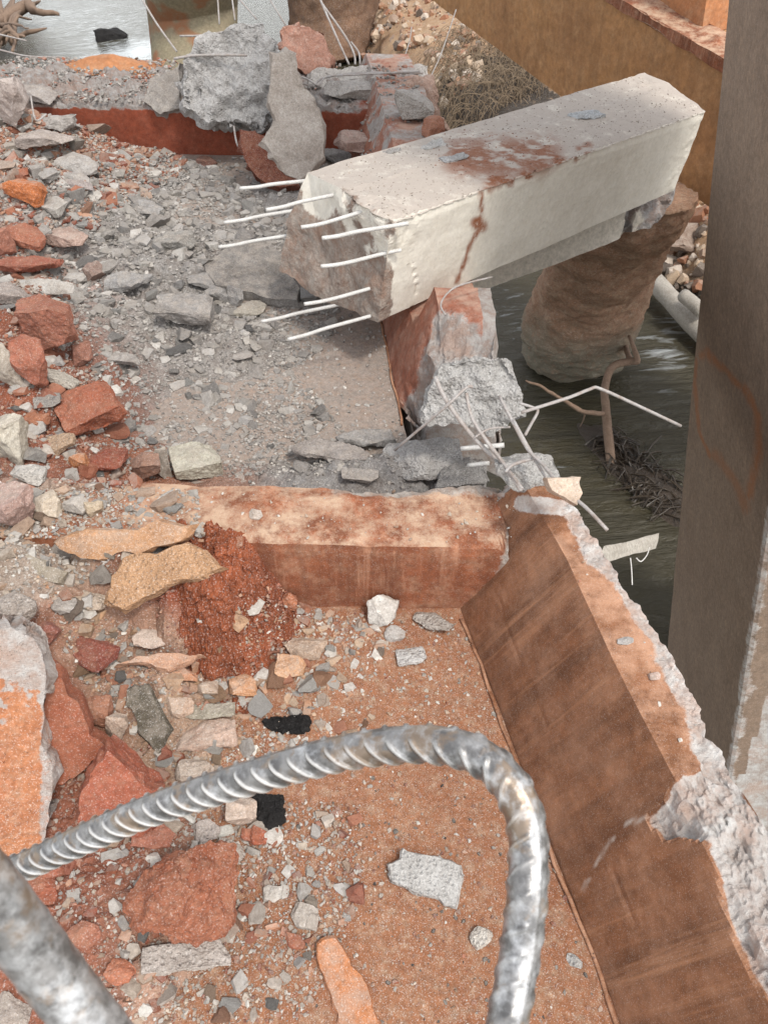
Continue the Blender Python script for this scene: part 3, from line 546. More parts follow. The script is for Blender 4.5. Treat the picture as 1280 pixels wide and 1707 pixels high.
# --- rocks of the middle distance
K = [ # name, label, px, py, w, h, colour, material, seed
 ('red block lying askew with a dark smooth left side, left of the grey rubble', 150, 680, 118, 100, (.30, .10, .055), 'rock_red', 71, dict(boxy=.9, cuts=6, rot=(.25, -.3, .5))),
 ('pale cream concrete chunk standing just behind the cross rib', 327, 768, 80, 74, (.47, .45, .37), 'rock', 72, dict(boxy=.8, cuts=7)),
 ('tall red mottled block with a grey cap at the left edge of the rubble', 78, 540, 92, 120, (.29, .12, .08), 'rock_red', 73, dict(boxy=.9, cuts=6)),
 ('pink and red chunk left below the grey capped red block', 48, 600, 60, 100, (.33, .13, .085), 'rock_red', 74, dict(boxy=.8)),
 ('cream rounded boulder at the left frame edge beside the cross rib', 14, 735, 66, 100, (.52, .48, .40), 'rock', 75, dict(boxy=.3)),
 ('pale speckled chunk at the left frame edge above the cream boulder', 8, 610, 56, 120, (.46, .42, .36), 'rock', 76, dict(boxy=.6)),
 ('round orange clod among the rubble on the far left', 42, 322, 62, 60, (.50, .17, .06), 'rock', 77, dict(boxy=.2)),
 ('flat light grey slab fragment on the rubble below the far rib', 128, 275, 66, 52, (.42, .40, .38), 'rock', 78, dict(boxy=.6)),
 ('small grey mauve stone under the flat light grey fragment', 130, 308, 44, 24, (.30, .26, .25), 'rock', 79, dict(boxy=.3)),
 ('grey speckled fragment lying in the rubble centre, pointing right', 290, 402, 72, 40, (.28, .27, .25), 'rock', 80, dict(boxy=.6)),
 ('grey faceted stone right of the rubble centre', 308, 515, 84, 66, (.28, .265, .25), 'rock', 81, dict(boxy=.8, cuts=7)),
 ('small round tan grey stone below the beam end', 417, 515, 48, 34, (.33, .30, .25), 'rock', 82, dict(boxy=.2)),
 ('grey oval stone left of the tan grey one', 362, 492, 36, 40, (.27, .26, .25), 'rock', 83, dict(boxy=.3)),
 ('thin upright grey stone by the tan grey one', 392, 494, 30, 36, (.29, .28, .27), 'rock', 84, dict(boxy=.3)),
 ('pinkish oval stone in the grey rubble', 157, 452, 36, 40, (.36, .26, .22), 'rock', 85, dict(boxy=.2)),
 ('brown red clod on the left slope below the orange clod', 40, 395, 80, 46, (.33, .13, .08), 'rock_red', 86, dict(boxy=.4)),
 ('long red brown piece on the left slope', 40, 440, 110, 36, (.29, .10, .065), 'rock_red', 87, dict(boxy=.6)),
 ('grey topped chunk with a red underside below the far rib left end', 75, 232, 80, 44, (.38, .33, .30), 'rock', 88, dict(boxy=.6)),
 ('pale grey pink chunk at the top left corner of the rubble', 12, 170, 70, 90, (.42, .36, .33), 'rock', 89, dict(boxy=.6)),
 ('large brownish grey lump behind the top left chunk', 60, 158, 70, 40, (.33, .30, .28), 'rock', 90, dict(boxy=.4)),
 ('upright thin pale sliver beside the cream chunk behind the rib', 272, 775, 30, 66, (.38, .34, .29), 'rock', 91, dict(boxy=.6, yk=.6)),
 ('brown flat chunk left of the thin pale sliver', 243, 775, 44, 56, (.27, .17, .13), 'rock_red', 92, dict(boxy=.6)),
 ('deep red lump on the rubble behind the cross rib', 178, 765, 66, 46, (.22, .06, .035), 'rock_red', 93, dict(boxy=.4)),
 ('small orange stone on the red soil strip', 132, 770, 32, 34, (.50, .22, .10), 'rock', 94, dict(boxy=.3)),
 ('cream angular stone, leftmost of three on the rib end', 77, 840, 54, 52, (.56, .48, .38), 'rock', 95, dict(boxy=.6)),
 ('light grey stone, middle of three on the rib end', 127, 843, 38, 40, (.45, .42, .38), 'rock', 96, dict(boxy=.5)),
 ('yellowish stone, rightmost of three on the rib end', 157, 848, 28, 34, (.52, .42, .30), 'rock', 97, dict(boxy=.5)),
 ('pink grey boulder at the left frame edge below the rib end', 8, 840, 80, 100, (.40, .27, .23), 'rock', 98, dict(boxy=.3)),
 ('white grey egg shaped stone standing at the foot of the cross rib', 638, 1018, 48, 62, (.60, .58, .54), 'rock', 99, dict(boxy=.2)),
 ('grey elongated stone below the white egg shaped one', 658, 1056, 36, 28, (.48, .46, .43), 'rock', 100, dict(boxy=.3)),
 ('light grey jagged fragment, right of the elongated stone', 685, 1094, 52, 34, (.54, .53, .51), 'rock_raw', 101, dict(boxy=.4)),
 ('grey crumbly lump in the inner corner by the edge beam', 722, 1036, 66, 34, (.42, .38, .34), 'rock_raw', 102, dict(boxy=.2)),
 ('orange tan chunk at the foot of the red soil mound', 484, 1110, 52, 44, (.55, .31, .17), 'rock', 103, dict(boxy=.3)),
 ('cream lumpy stone above the orange tan chunk', 510, 1082, 70, 40, (.48, .36, .27), 'rock', 104, dict(boxy=.2)),
 ('tan orange stone below the red soil mound', 405, 1142, 46, 40, (.52, .27, .14), 'rock', 105, dict(boxy=.3)),
 ('oval orange pebble below the red soil mound', 304, 1124, 56, 24, (.50, .25, .14), 'rock', 106, dict(boxy=.2)),
 ('light tan upright stone left of centre', 347, 1147, 28, 32, (.50, .38, .29), 'rock', 107, dict(boxy=.5)),
 ('whitish smooth stone on the tan rubble slope', 253, 1062, 62, 44, (.55, .44, .37), 'rock', 108, dict(boxy=.2)),
 ('dark red angular chunk with a smooth face, above the red slab', 158, 1090, 84, 66, (.23, .07, .05), 'rock_red', 109, dict(boxy=.8)),
 ('dusky pink chunk left of the dark red angular one', 75, 1060, 50, 56, (.26, .11, .085), 'rock_red', 110, dict(boxy=.5)),
 ('large flat tan stone behind the looped bar', 345, 1225, 110, 52, (.46, .33, .26), 'rock', 111, dict(boxy=.4)),
 ('big rusty red boulder with grey crust in front of the looped bar', 302, 1490, 216, 164, (.27, .10, .055), 'rock_red', 112, dict(boxy=.1, cuts=22, rough=.17, zk=1.4, rot=(.5, .25, .7))),
 ('long speckled grey and brown slab fragment under the red boulder', 310, 1598, 178, 54, (.45, .40, .36), 'rock_raw', 113, dict(boxy=.9, cuts=5, yk=.35)),
 ('small orange red stone left of the speckled slab fragment', 200, 1620, 56, 48, (.43, .16, .09), 'rock_red', 114, dict(boxy=.4)),
 ('grey triangular flat stone right of the red boulder', 508, 1528, 56, 42, (.36, .32, .28), 'rock', 115, dict(boxy=.6)),
 ('small red cone shaped stone under the looped bar', 431, 1392, 38, 34, (.36, .11, .06), 'rock_red', 116, dict(boxy=.4)),
 ('cream wedge stone under the looped bar', 402, 1352, 42, 62, (.55, .44, .36), 'rock', 117, dict(boxy=.4)),
 ('pale stone with dark pits under the looped bar', 342, 1385, 54, 40, (.50, .44, .40), 'rock_raw', 118, dict(boxy=.3)),
 ('white pebble by the right leg of the looped bar', 802, 1564, 44, 38, (.58, .54, .48), 'rock_raw', 119, dict(boxy=.3)),
 ('small grey white stone near the foot of the edge beam', 957, 1602, 34, 22, (.46, .45, .43), 'rock_raw', 120, dict(boxy=.4)),
 ('red brown oval stone near the bottom edge', 492, 1568, 42, 24, (.34, .13, .08), 'rock_red', 121, dict(boxy=.3)),
 ('shiny grey pebble embedded on the edge beam top', 1042, 1068, 24, 16, (.42, .41, .40), 'rock', 122, dict(boxy=.2)),
 ('small pinkish pebble on the edge beam top', 1090, 1127, 20, 16, (.45, .33, .28), 'rock', 123, dict(boxy=.2)),
 ('red stone chip pile base at the lower left edge', 60, 1480, 80, 56, (.32, .11, .065), 'rock_red', 124, dict(boxy=.3)),
 ('grey chunk at the lower left corner behind the thick bar', 20, 1690, 90, 60, (.36, .31, .27), 'rock', 125, dict(boxy=.5)),
 ('pink chunk peeping out beneath the looped bar above the red boulder', 255, 1395, 80, 40, (.38, .16, .11), 'rock_red', 126, dict(boxy=.3)),
 ('orange oval stone at the foot of the rib near the red soil', 482, 1003, 26, 34, (.42, .17, .09), 'rock', 127, dict(boxy=.2)),
 ('pink brown stone on the cross rib front edge', 388, 905, 34, 22, (.42, .20, .12), 'rock', 128, dict(boxy=.4)),
 ('whitish chip on the cross rib top', 427, 858, 26, 18, (.55, .48, .42), 'rock', 129, dict(boxy=.4)),
 ('grey rough boulder beneath the rebar cage', 705, 765, 118, 84, (.40, .385, .37), 'rock_raw', 130, dict(boxy=.3, rough=.1)),
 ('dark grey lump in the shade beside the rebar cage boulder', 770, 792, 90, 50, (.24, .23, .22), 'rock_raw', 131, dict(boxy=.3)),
 ('grey broken lump on the end of the cross rib under the wires', 880, 788, 110, 70, (.38, .37, .355), 'rock_raw', 132, dict(boxy=.3, rough=.1)),
 ('flat grey brown plate lying on the rubble behind the rib', 550, 750, 130, 44, (.30, .27, .25), 'rock', 133, dict(boxy=.7, zk=.4)),
 ('small grey plate just behind the rib middle', 600, 793, 60, 28, (.33, .31, .29), 'rock', 134, dict(boxy=.7)),
 ('grey lump right of the flat plates', 610, 730, 90, 36, (.27, .26, .25), 'rock', 135, dict(boxy=.3)),
 ('small brown square stone below the far rib', 345, 270, 32, 24, (.22, .13, .11), 'rock_red', 136, dict(boxy=.7)),
 ('light grey stone below the brown slope clod', 128, 300, 40, 30, (.40, .38, .36), 'rock', 137, dict(boxy=.3)),
 ('broken pinkish grey chunk beside the tall pale slab', 600, 235, 70, 50, (.38, .26, .22), 'rock', 161, dict(boxy=.5)),
 ('jagged grey lump on the corner of the far heap', 690, 175, 60, 60, (.40, .37, .34), 'rock_raw', 162, dict(boxy=.3)),
 ('small grey stone in the hollow behind the beam', 562, 262, 46, 36, (.34, .33, .32), 'rock_raw', 163, dict(boxy=.3)),
 ('brick coloured chunk above the beam back edge', 722, 212, 36, 44, (.36, .18, .12), 'rock_red', 164, dict(boxy=.6)),
 ('pale lump between the pink chunk and the wires', 590, 150, 90, 44, (.45, .42, .39), 'rock_raw', 165, dict(boxy=.4)),
 ('pale pink chunk behind the long red brown piece', 110, 395, 60, 46, (0.4, 0.28, 0.23), 'rock', 200, dict(boxy=0.3)),
 ('light grey wedge in the left heap under the orange clod', 85, 345, 54, 40, (0.4, 0.38, 0.35), 'rock', 201, dict(boxy=0.7)),
 ('greyish block with a dark crevice at the left edge', 18, 490, 60, 50, (0.34, 0.29, 0.26), 'rock_raw', 202, dict(boxy=0.5)),
 ('pale grey slab piece resting on the grey capped red block', 80, 478, 86, 30, (0.46, 0.44, 0.41), 'rock', 203, dict(boxy=0.3)),
 ('speckled pale slab between the red blocks', 95, 632, 80, 36, (0.46, 0.42, 0.36), 'rock_raw', 204, dict(boxy=0.7)),
 ('dark grey stone in the hollow left of the askew red block', 80, 668, 40, 34, (0.2, 0.19, 0.18), 'rock', 205, dict(boxy=0.5)),
 ('upright thin reddish tile piece beside the grey capped block', 137, 590, 34, 50, (0.3, 0.15, 0.11), 'rock_red', 206, dict(boxy=0.3)),
 ('red tinged block at the very left edge of the heap', 6, 405, 40, 60, (0.36, 0.17, 0.12), 'rock_red', 207, dict(boxy=0.7)),
 ('tan lumpy stone below the askew red block', 98, 742, 56, 44, (0.44, 0.31, 0.21), 'rock_raw', 208, dict(boxy=0.5)),
 ('whitish knobbly stone by the cream boulder', 48, 792, 54, 44, (0.5, 0.47, 0.43), 'rock_raw', 209, dict(boxy=0.3)),
 ('rusty lump between cream boulder and askew block', 60, 700, 40, 34, (0.36, 0.16, 0.09), 'rock_red', 210, dict(boxy=0.7)),
 ('grey stone at the top of the left heap', 95, 205, 60, 36, (0.36, 0.34, 0.32), 'rock', 211, dict(boxy=0.5)),
 ('large grey fragment half buried in mid rubble', 215, 470, 70, 44, (0.3, 0.29, 0.28), 'rock', 212, dict(boxy=0.3)),
 ('flat grey fragment near the upper rubble edge', 240, 345, 64, 36, (0.31, 0.3, 0.29), 'rock', 213, dict(boxy=0.7)),
 ('grey angular fragment right of the mid rubble', 345, 470, 60, 36, (0.28, 0.27, 0.26), 'rock', 214, dict(boxy=0.5)),
 ('light stone above the cream chunk', 205, 598, 52, 26, (0.37, 0.35, 0.33), 'rock', 215, dict(boxy=0.3)),
 ('flat buff fragment left below the pitted slab', 150, 1000, 70, 36, (0.47, 0.38, 0.3), 'rock_raw', 216, dict(boxy=0.7)),
 ('grey rough chunk at the left edge above the orange block', 20, 1010, 70, 60, (0.38, 0.33, 0.29), 'rock_raw', 217, dict(boxy=0.5)),
 ('grey stone at the left tip of the dark red angular chunk', 105, 1010, 44, 34, (0.38, 0.35, 0.32), 'rock', 218, dict(boxy=0.3)),
 ('brown reddish chunk between olive flake and red slab', 160, 1185, 56, 60, (0.34, 0.17, 0.11), 'rock_red', 219, dict(boxy=0.7)),
 ('pale elongated stone left of the olive flake', 195, 1215, 34, 64, (0.5, 0.39, 0.31), 'rock', 220, dict(boxy=0.5)),
 ('buff stone right of the olive flake', 300, 1180, 44, 40, (0.5, 0.36, 0.27), 'rock', 221, dict(boxy=0.3)),
 ('grey green edged stone behind the large flat tan one', 350, 1185, 90, 28, (0.36, 0.33, 0.26), 'rock', 222, dict(boxy=0.7)),
 ('cream tilted stone under the left of the loop', 325, 1290, 60, 56, (0.5, 0.42, 0.35), 'rock', 223, dict(boxy=0.5)),
 ('pale rough stone right above the red boulder', 385, 1420, 60, 40, (0.44, 0.38, 0.33), 'rock_raw', 224, dict(boxy=0.3)),
 ('brick red chunk left of the red boulder', 90, 1440, 60, 46, (0.33, 0.12, 0.075), 'rock_red', 225, dict(boxy=0.7)),
 ('reddish stone at the left of the speckled slab fragment', 140, 1560, 70, 44, (0.34, 0.14, 0.09), 'rock_red', 226, dict(boxy=0.5)),
 ('whitish crust piece at the far left bottom', 70, 1600, 60, 50, (0.42, 0.36, 0.31), 'rock_raw', 227, dict(boxy=0.3)),
 ('grey oval stone on the gravel right of the red boulder', 455, 1490, 34, 30, (0.48, 0.45, 0.41), 'rock', 228, dict(boxy=0.7)),
 ('red pebble right of the red boulder', 415, 1392, 26, 26, (0.36, 0.13, 0.08), 'rock_red', 229, dict(boxy=0.5)),
 ('grey chunk under the overhang of the broken beam', 400, 440, 0, 0, None, None, 0, None)]
for lb, px, py, w, h, col, mt, sd_, kw in K:
    if w: rock('pebble' if w < 40 else ('boulder' if w > 105 and h > 70 else 'concrete_chunk'), lb, px, py, w, h, col, mt, sd_, cat='pebble' if w < 40 else 'stone', **kw)

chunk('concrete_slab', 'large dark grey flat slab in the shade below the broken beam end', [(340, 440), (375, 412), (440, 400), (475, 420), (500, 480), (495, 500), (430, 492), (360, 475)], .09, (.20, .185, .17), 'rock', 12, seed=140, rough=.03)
chunk('concrete_slab', 'smooth tan slab with a blue grey top edge lying on the rib end', [(92, 905), (130, 888), (155, 882), (250, 872), (318, 876), (300, 902), (230, 925), (180, 932), (135, 930), (100, 915)], .05, (.44, .245, .13), 'rock', 42, seed=141, rough=.025, res=.015)
chunk('concrete_slab', 'pitted orange tan slab tilted over the red soil mound', [(180, 1000), (186, 960), (205, 930), (260, 925), (312, 905), (345, 925), (372, 945), (330, 965), (290, 968), (240, 995), (205, 1015)], .05, (.44, .26, .145), 'rock_raw', 28, lift=.13, seed=142, rough=.035, res=.012)
chunk('concrete_slab', 'grey olive smooth plate at the left frame edge above the gravel', [(-20, 915), (30, 925), (70, 935), (104, 950), (96, 972), (60, 968), (0, 945), (-20, 940)], .04, (.30, .26, .20), 'rock', 30, seed=143, rough=.02)
chunk('concrete_slab', 'narrow brown plate slanting through the gravel on the left', [(60, 985), (95, 990), (140, 1022), (145, 1036), (120, 1030), (80, 1008)], .03, (.25, .18, .13), 'rock', 30, seed=144, rough=.02)
chunk('concrete_slab', 'flat dark olive flake lying between tan stones', [(212, 1150), (245, 1142), (262, 1175), (285, 1215), (264, 1256), (240, 1230), (228, 1200), (210, 1175)], .025, (.105, .090, .066), 'rock', 30, seed=145, rough=.01, res=.012)
chunk('concrete_slab', 'smooth brick red slab sloping down behind the big orange block', [(66, 1090), (90, 1120), (110, 1150), (130, 1170), (150, 1225), (182, 1248), (150, 1275), (105, 1308), (75, 1300), (66, 1200)], .09, (.31, .108, .06), 'rock_red', 48, az=20, seed=146, rough=.02, res=.012)
chunk('concrete_chunk', 'smooth brick red wedge above the looped bar beside the red slab', [(180, 1252), (205, 1275), (240, 1310), (268, 1345), (240, 1395), (180, 1398), (130, 1370), (133, 1330), (150, 1290)], .12, (.31, .095, .055), 'rock_red', 50, az=15, seed=147, rough=.05, res=.012)
chunk('concrete_block', 'huge orange and white crusted block at the left edge, nearest the thick bar', [(-60, 1060), (20, 1045), (55, 1065), (76, 1110), (72, 1180), (76, 1260), (80, 1340), (78, 1395), (40, 1420), (-60, 1440)], .22, (.46, .20, .10), 'crust', 52, rawfn=lambda V: sst(1215, 1140, PX(V)[:, 1] + 55 * fbm(V, 14, 5, 5, .7)) + sst(58, 74, PX(V)[:, 0]) * .6, az=25, seed=148, rough=.05, res=.010, grow=.97, lift=.05)
chunk('concrete_flake', 'pale grey jagged flake lying alone inside the loop of the bar', [(648, 1440), (668, 1432), (672, 1414), (700, 1424), (730, 1428), (766, 1444), (762, 1500), (758, 1512), (730, 1495), (700, 1490), (680, 1478), (655, 1468)], .022, (.47, .46, .44), 'rock_raw', 8, seed=149, rough=.03, res=.008, cat='concrete flake')
chunk('concrete_slab', 'smooth orange fragment of facing near the bottom edge', [(530, 1575), (560, 1565), (585, 1610), (610, 1640), (628, 1700), (640, 1760), (590, 1760), (565, 1700), (545, 1640)], .02, (.52, .22, .10), 'rock', 5, seed=150, rough=.01, res=.012)
chunk('concrete_slab', 'thin tan shelf of mortar jutting out under the red soil mound', [(195, 1108), (230, 1094), (300, 1088), (340, 1092), (300, 1108), (260, 1112)], .03, (.50, .29, .19), 'rock', 10, seed=151, rough=.03, res=.014)
chunk('charred_lump', 'black charred lump on the dusty floor behind the looped bar', [(442, 1202), (452, 1194), (490, 1190), (512, 1195), (512, 1215), (490, 1221), (455, 1217)], .02, (.02, .02, .02), 'black', 10, seed=152, rough=.3, res=.006, cat='charred lump')
chunk('charred_lump', 'black charred lump under the looped bar beside the cream wedge', [(424, 1322), (470, 1325), (472, 1352), (466, 1380), (450, 1384), (436, 1365), (425, 1350)], .025, (.02, .02, .02), 'black', 12, seed=153, rough=.3, res=.006, cat='charred lump')
chunk('concrete_chunk', 'bluish grey and cream chipped piece poised at the broken edge beam corner', [(912, 798), (940, 797), (968, 795), (970, 822), (962, 842), (940, 828), (920, 818)], .06, (.58, .46, .36), 'rock', 45, depth=2.42, seed=154, rough=.04)
rock_pale = chunk('concrete_chunk', 'broken grey face of the snapped edge beam stump under the white beam', [(700, 702), (718, 655), (735, 610), (775, 598), (845, 596), (866, 650), (870, 690), (843, 702), (822, 724), (795, 716), (768, 700), (735, 708)], .20, (.40, .39, .375), 'rock_raw', 62, depth=3.02, az=-5, seed=155, rough=.16, res=.014, grow=.8)

# ------------------------------------------------------------------ broken white beam
bc = dict(A=D(652, 370, 3.42), B=D(1178, 184, 4.85), bA=D(512, 287, 3.85), bB=D(1074, 120, 5.2), lA=D(630, 535, 3.78), lB=D(1122, 318, 5.2))
bc['rA'] = D(466, 450, 4.15); bc['rB'] = bc['bB'] + (bc['lB'] - bc['B'])
O = [bc['A'], bc['bA'], bc['rA'], bc['lA'], bc['B'], bc['bB'], bc['rB'], bc['lB']]
beam = empty('broken_beam', (np.mean(O, 0) * [1, 1, 0]) + [0, 0, .42], label='long whitish concrete beam with rebars sticking out of its snapped end, lying across the deck edge', cat='concrete beam')
Vb = np.array(O)
mid1 = D(1150, 205, 4.86) ; mid2 = D(1172, 235, 4.95)
e0 = D(480, 372, 4.0); e1_ = D(575, 318, 3.62); e3 = D(556, 506, 3.98)
# end polygons with extra points so the snapped end is angular
endN = [bc['A'], D(610, 345, 3.5), e1_, bc['bA'], e0, bc['rA'], e3, bc['lA'], D(645, 440, 3.58)]
endF = [bc['B'], D(1150, 165, 4.95), D(1120, 145, 5.05), bc['bB'], (bc['bB'] * .6 + bc['rB'] * .4), bc['rB'], (bc['rB'] + bc['lB']) / 2, bc['lB'], bc['B'] * .55 + bc['lB'] * .45]
endN[-1] = bc['A'] * .55 + bc['lA'] * .45
n = len(endN); Fb = [list(range(n)), list(range(n, 2 * n))[::-1]] + [[i, (i + 1) % n, n + (i + 1) % n, n + i] for i in range(n)]
V2, N2, F2 = refine(np.array(endN + endF), Fb, .024, 9); q = PX(V2)
dz = dline(q, [(512, 287), (575, 318), (652, 370), (645, 440), (630, 535)])
axv = nz(bc['B'] - bc['A']); along = (V2 - bc['A']) @ axv
nearend = sst(.10, -.02, along - .06 * fbm(V2, 5, 3, 2)) * (along < .3)
chip = sst(60, 10, dline(q, [(600, 340), (655, 385), (690, 350)])) * sst(.35, 0, along)
farend = sst(.25, 0, np.abs(along - np.linalg.norm(bc['B'] - bc['A'])))
amp = .004 + .016 * nearend + .018 * chip + .008 * farend
V3 = V2 + N2 * (fbm(V2, 6, 5, 41, .55) * amp)[:, None] - N2 * (sst(14, 0, dline(q, [(652, 372), (1178, 184)])) * .009 * (1 + .35 * fbm(V2, 9, 3, 7)))[:, None]
st = np.maximum(sst(5, 1, dline(q + np.stack([fbm(V2, 9, 3, 5) * 3] * 2, 1), [(803, 318), (800, 372), (775, 430), (760, 470)])), sst(16, 6, dline(q, [(795, 372), (800, 376)])))
rs = sst(52, 12, dline(q, [(770, 262), (850, 262), (900, 260)])) * sst(.3, -.1, fbm(V2, 14, 4, 8) - .1) * .9
rs2 = sst(14, 3, dline(q + np.stack([fbm(V2, 9, 3, 5) * 9] * 2, 1), [(815, 312), (900, 280), (985, 250)])) * (fbm(V2, 20, 3, 4) > -.1) * .8
crack = sst(2.2, .5, dline(q + np.stack([fbm(V2, 12, 3, 25) * 3] * 2, 1), [(690, 440), (695, 480), (688, 515)])) + sst(2.5, .5, dline(q, [(600, 380), (590, 410), (612, 440), (640, 470)]))
V3 = V3 - N2 * (crack * .008)[:, None]
from mathutils.bvhtree import BVHTree
beam_tree = BVHTree.FromPolygons(V3.tolist(), F2)
mk('beam_body', V3, F2, M['beam'], beam, attrs={'raw': np.clip(nearend * 1.5 - .6 * chip, 0, 1.4), 'stain_shade': np.clip(st + rs + rs2, 0, 1)})
bars = [((514, 301), (400, 314), 3.95), ((561, 324), (444, 350), 3.7), ((498, 350), (374, 371), 4.05), ((612, 350), (502, 379), 3.55), ((652, 377), (537, 397), 3.42), ((478, 393), (365, 412), 4.1), ((642, 422), (535, 444), 3.55), ((627, 478), (507, 507), 3.72), ((555, 510), (436, 536), 3.98), ((606, 530), (480, 566), 3.8)]
for i, (a, b, d) in enumerate(bars):
    p0 = D(*a, d); p1 = D(*b, d + .02); dirr = p0 - p1; m_ = (p0 + p1) / 2 + np.array([0, 0, -.008 if i in (3, 6, 7) else .002])
    v, f = tube([p1, (p1 + m_) / 2 + [0, 0, -.004], m_, p0, p0 + dirr * .25], .0092, 8, seg=4)
    mk('rebar', v, f, M['whitebar'], beam, smooth=True)
# flakes lying on the beam
def onbeam(px, py):
    a, b_, c = bc['A'], bc['bA'], bc['B']; nn = nz(np.cross(b_ - a, c - a)); r_ = c2s(ray(px, py)) - np.array([0, 0, H]); o = np.array([0, 0, H]); return o + r_ * (((a - o) @ nn) / (r_ @ nn))
for px, py, w, hgt, col, lb in [(755, 272, 46, 20, (.42, .42, .42), 'thin blue grey flake lying on the beam beside the red staining'), (722, 250, 40, 8, (.50, .49, .47), 'narrow pale flake on the beam above the blue grey one'), (882, 188, 46, 26, (.48, .50, .51), 'crumbled light grey lump on the far long edge of the beam'), (975, 204, 50, 20, (.52, .54, .55), 'bluish white crumbled flake in the middle of the beam top'), (655, 256, 28, 12, (.40, .38, .36), 'small dark grey crumb near the snapped end of the beam')]:
    c = onbeam(px, py); dist = np.linalg.norm(c - [0, 0, H]); V, Fc = cut_rock(int(px), 9); V, N, Fc = refine(V, Fc, .2); ht_ = beam_tree.ray_cast(Vector(c + [0, 0, .4]), Vector((0, 0, -1)))[0]; c = np.array(ht_[:]) if ht_ is not None else c; s = w / F * dist
    V = V * [s, s * .5, .026]; V = V @ rotm(0, -.03, .6).T; V = rough_up(V, vnormals(V, Fc), .008, 40, 3)
    mk('concrete_flake', V + c, Fc, M['rock_raw'], origin=c, color=col, label=lb, cat='concrete flake')

# ------------------------------------------------------------------ pier, capping block under the beam
def ring_solid(rings, sides=40):
    V = []; Fc = []
    for c, r in rings:
        for a in np.linspace(0, 2 * np.pi, sides, endpoint=False): V.append(c + r * (math.cos(a) * XW + 0 * c) + r * math.sin(a) * YW)
    # XW, YW are the world horizontals expressed in the deck frame
    n = sides
    for i in range(len(rings) - 1): Fc += [[i * n + j, i * n + (j + 1) % n, (i + 1) * n + (j + 1) % n, (i + 1) * n + j] for j in range(n)]
    Fc += [list(range(n))[::-1], list(range((len(rings) - 1) * n, len(rings) * n))]
    return np.array(V), Fc
def rcol(pxc, pyc, wpx, z):   # ring centre and radius from its picture centre and width at world height z
    c = Wa(pxc, pyc, z); r_ = wpx / 2 / F * ((c - [0, 0, H]) @ np.array([XS[2], YS[2], -ND[2]])); return c, abs(r_)
def pier(name, rows, mt, lb, amp, fr, seed, stainfn=None, smooth=True):
    rings = [rcol(*r) for r in rows]; rr = []
    for i in range(len(rings) - 1):
        for t in np.linspace(0, 1, 26, endpoint=False): rr.append((rings[i][0] * (1 - t) + rings[i + 1][0] * t, rings[i][1] * (1 - t) + rings[i + 1][1] * t))
    rr.append(rings[-1]); V, Fc = ring_solid(rr, 120); Ft = [[f[0], f[1], f[2]] for f in Fc if len(f) == 4] + [[f[0], f[2], f[3]] for f in Fc if len(f) == 4]
    N = vnormals(V, Ft); V = V + N * (fbm(V, fr, 6, seed, .62) * amp)[:, None]
    at = {'stain_shade': stainfn(V)} if stainfn else None
    return mk(name, V, Fc, mt, smooth=smooth, attrs=at, label=lb, cat='bridge pier')
pier('bridge_pier', [(1052, 330, 200, 3.0), (1024, 400, 188, 2.3), (992, 470, 182, 1.45), (970, 525, 184, .85), (962, 550, 186, .6), (960, 566, 172, .45), (958, 580, 176, .25), (956, 600, 140, -.2)], M['pier'], 'muddy round concrete pier standing in the river under the white beam', .05, 2.6, 60,
     lambda V: sst(1.35, .5, wz(V) + .15 * fbm(V, 3, 3, 2)))
pier('bridge_pier', [(318, -60, 165, 3.0), (322, 20, 150, 1.6), (325, 110, 140, .3), (325, 130, 138, -.3)], M['pier_olive'], 'smooth olive grey pier behind the big grey block', .01, 1., 61, lambda V: sst(.6, .9, .5 + fbm(V, 1.2, 3, 4)))
pier('bridge_pier', [(560, -70, 170, 2.6), (556, 20, 150, 1.2), (548, 90, 128, .2), (546, 105, 125, -.4)], M['pier_brown'], 'dark brown rough pier behind the pink chunk', .05, 3., 62)
# capping block on the pier, cracked at its right end
t0 = [(700, 480, 4.7), (1125, 310, 5.35), (1105, 372, 5.45), (818, 480, 4.95), (700, 528, 4.75)]
fr = np.array([D(*p) for p in t0]); bk = fr + np.array(nz(np.cross(nz(fr[1] - fr[0]), [0, 0, 1]))) * -.45
if ((bk - fr) @ np.array([0, 1, 0])).mean() < 0: bk = fr + (fr - bk)
n = len(fr); Fb = [list(range(n)), list(range(n, 2 * n))[::-1]] + [[i, (i + 1) % n, n + (i + 1) % n, n + i] for i in range(n)]
V2, N2, F2 = refine(np.concatenate([fr, bk]), Fb, .035, 9); q = PX(V2)
cr = sst(9, 2, dline(q + np.stack([fbm(V2, 7, 4, 5) * 7, fbm(V2, 7, 4, 15) * 4], 1), [(1060, 345), (1050, 370), (1040, 400), (1030, 425)])); rt = sst(1035, 1095, q[:, 0] + 20 * fbm(V2, 8, 3, 9))
V2 = V2 + N2 * (fbm(V2, 6, 5, 51) * (.006 + .05 * rt))[:, None] - N2 * (cr * .06)[:, None]
mk('capping_block', V2, F2, M['cap'], attrs={'raw': np.clip(rt * .9 + cr, 0, 1)}, label='pale cracked concrete block on top of the muddy pier, under the white beam', cat='concrete block')

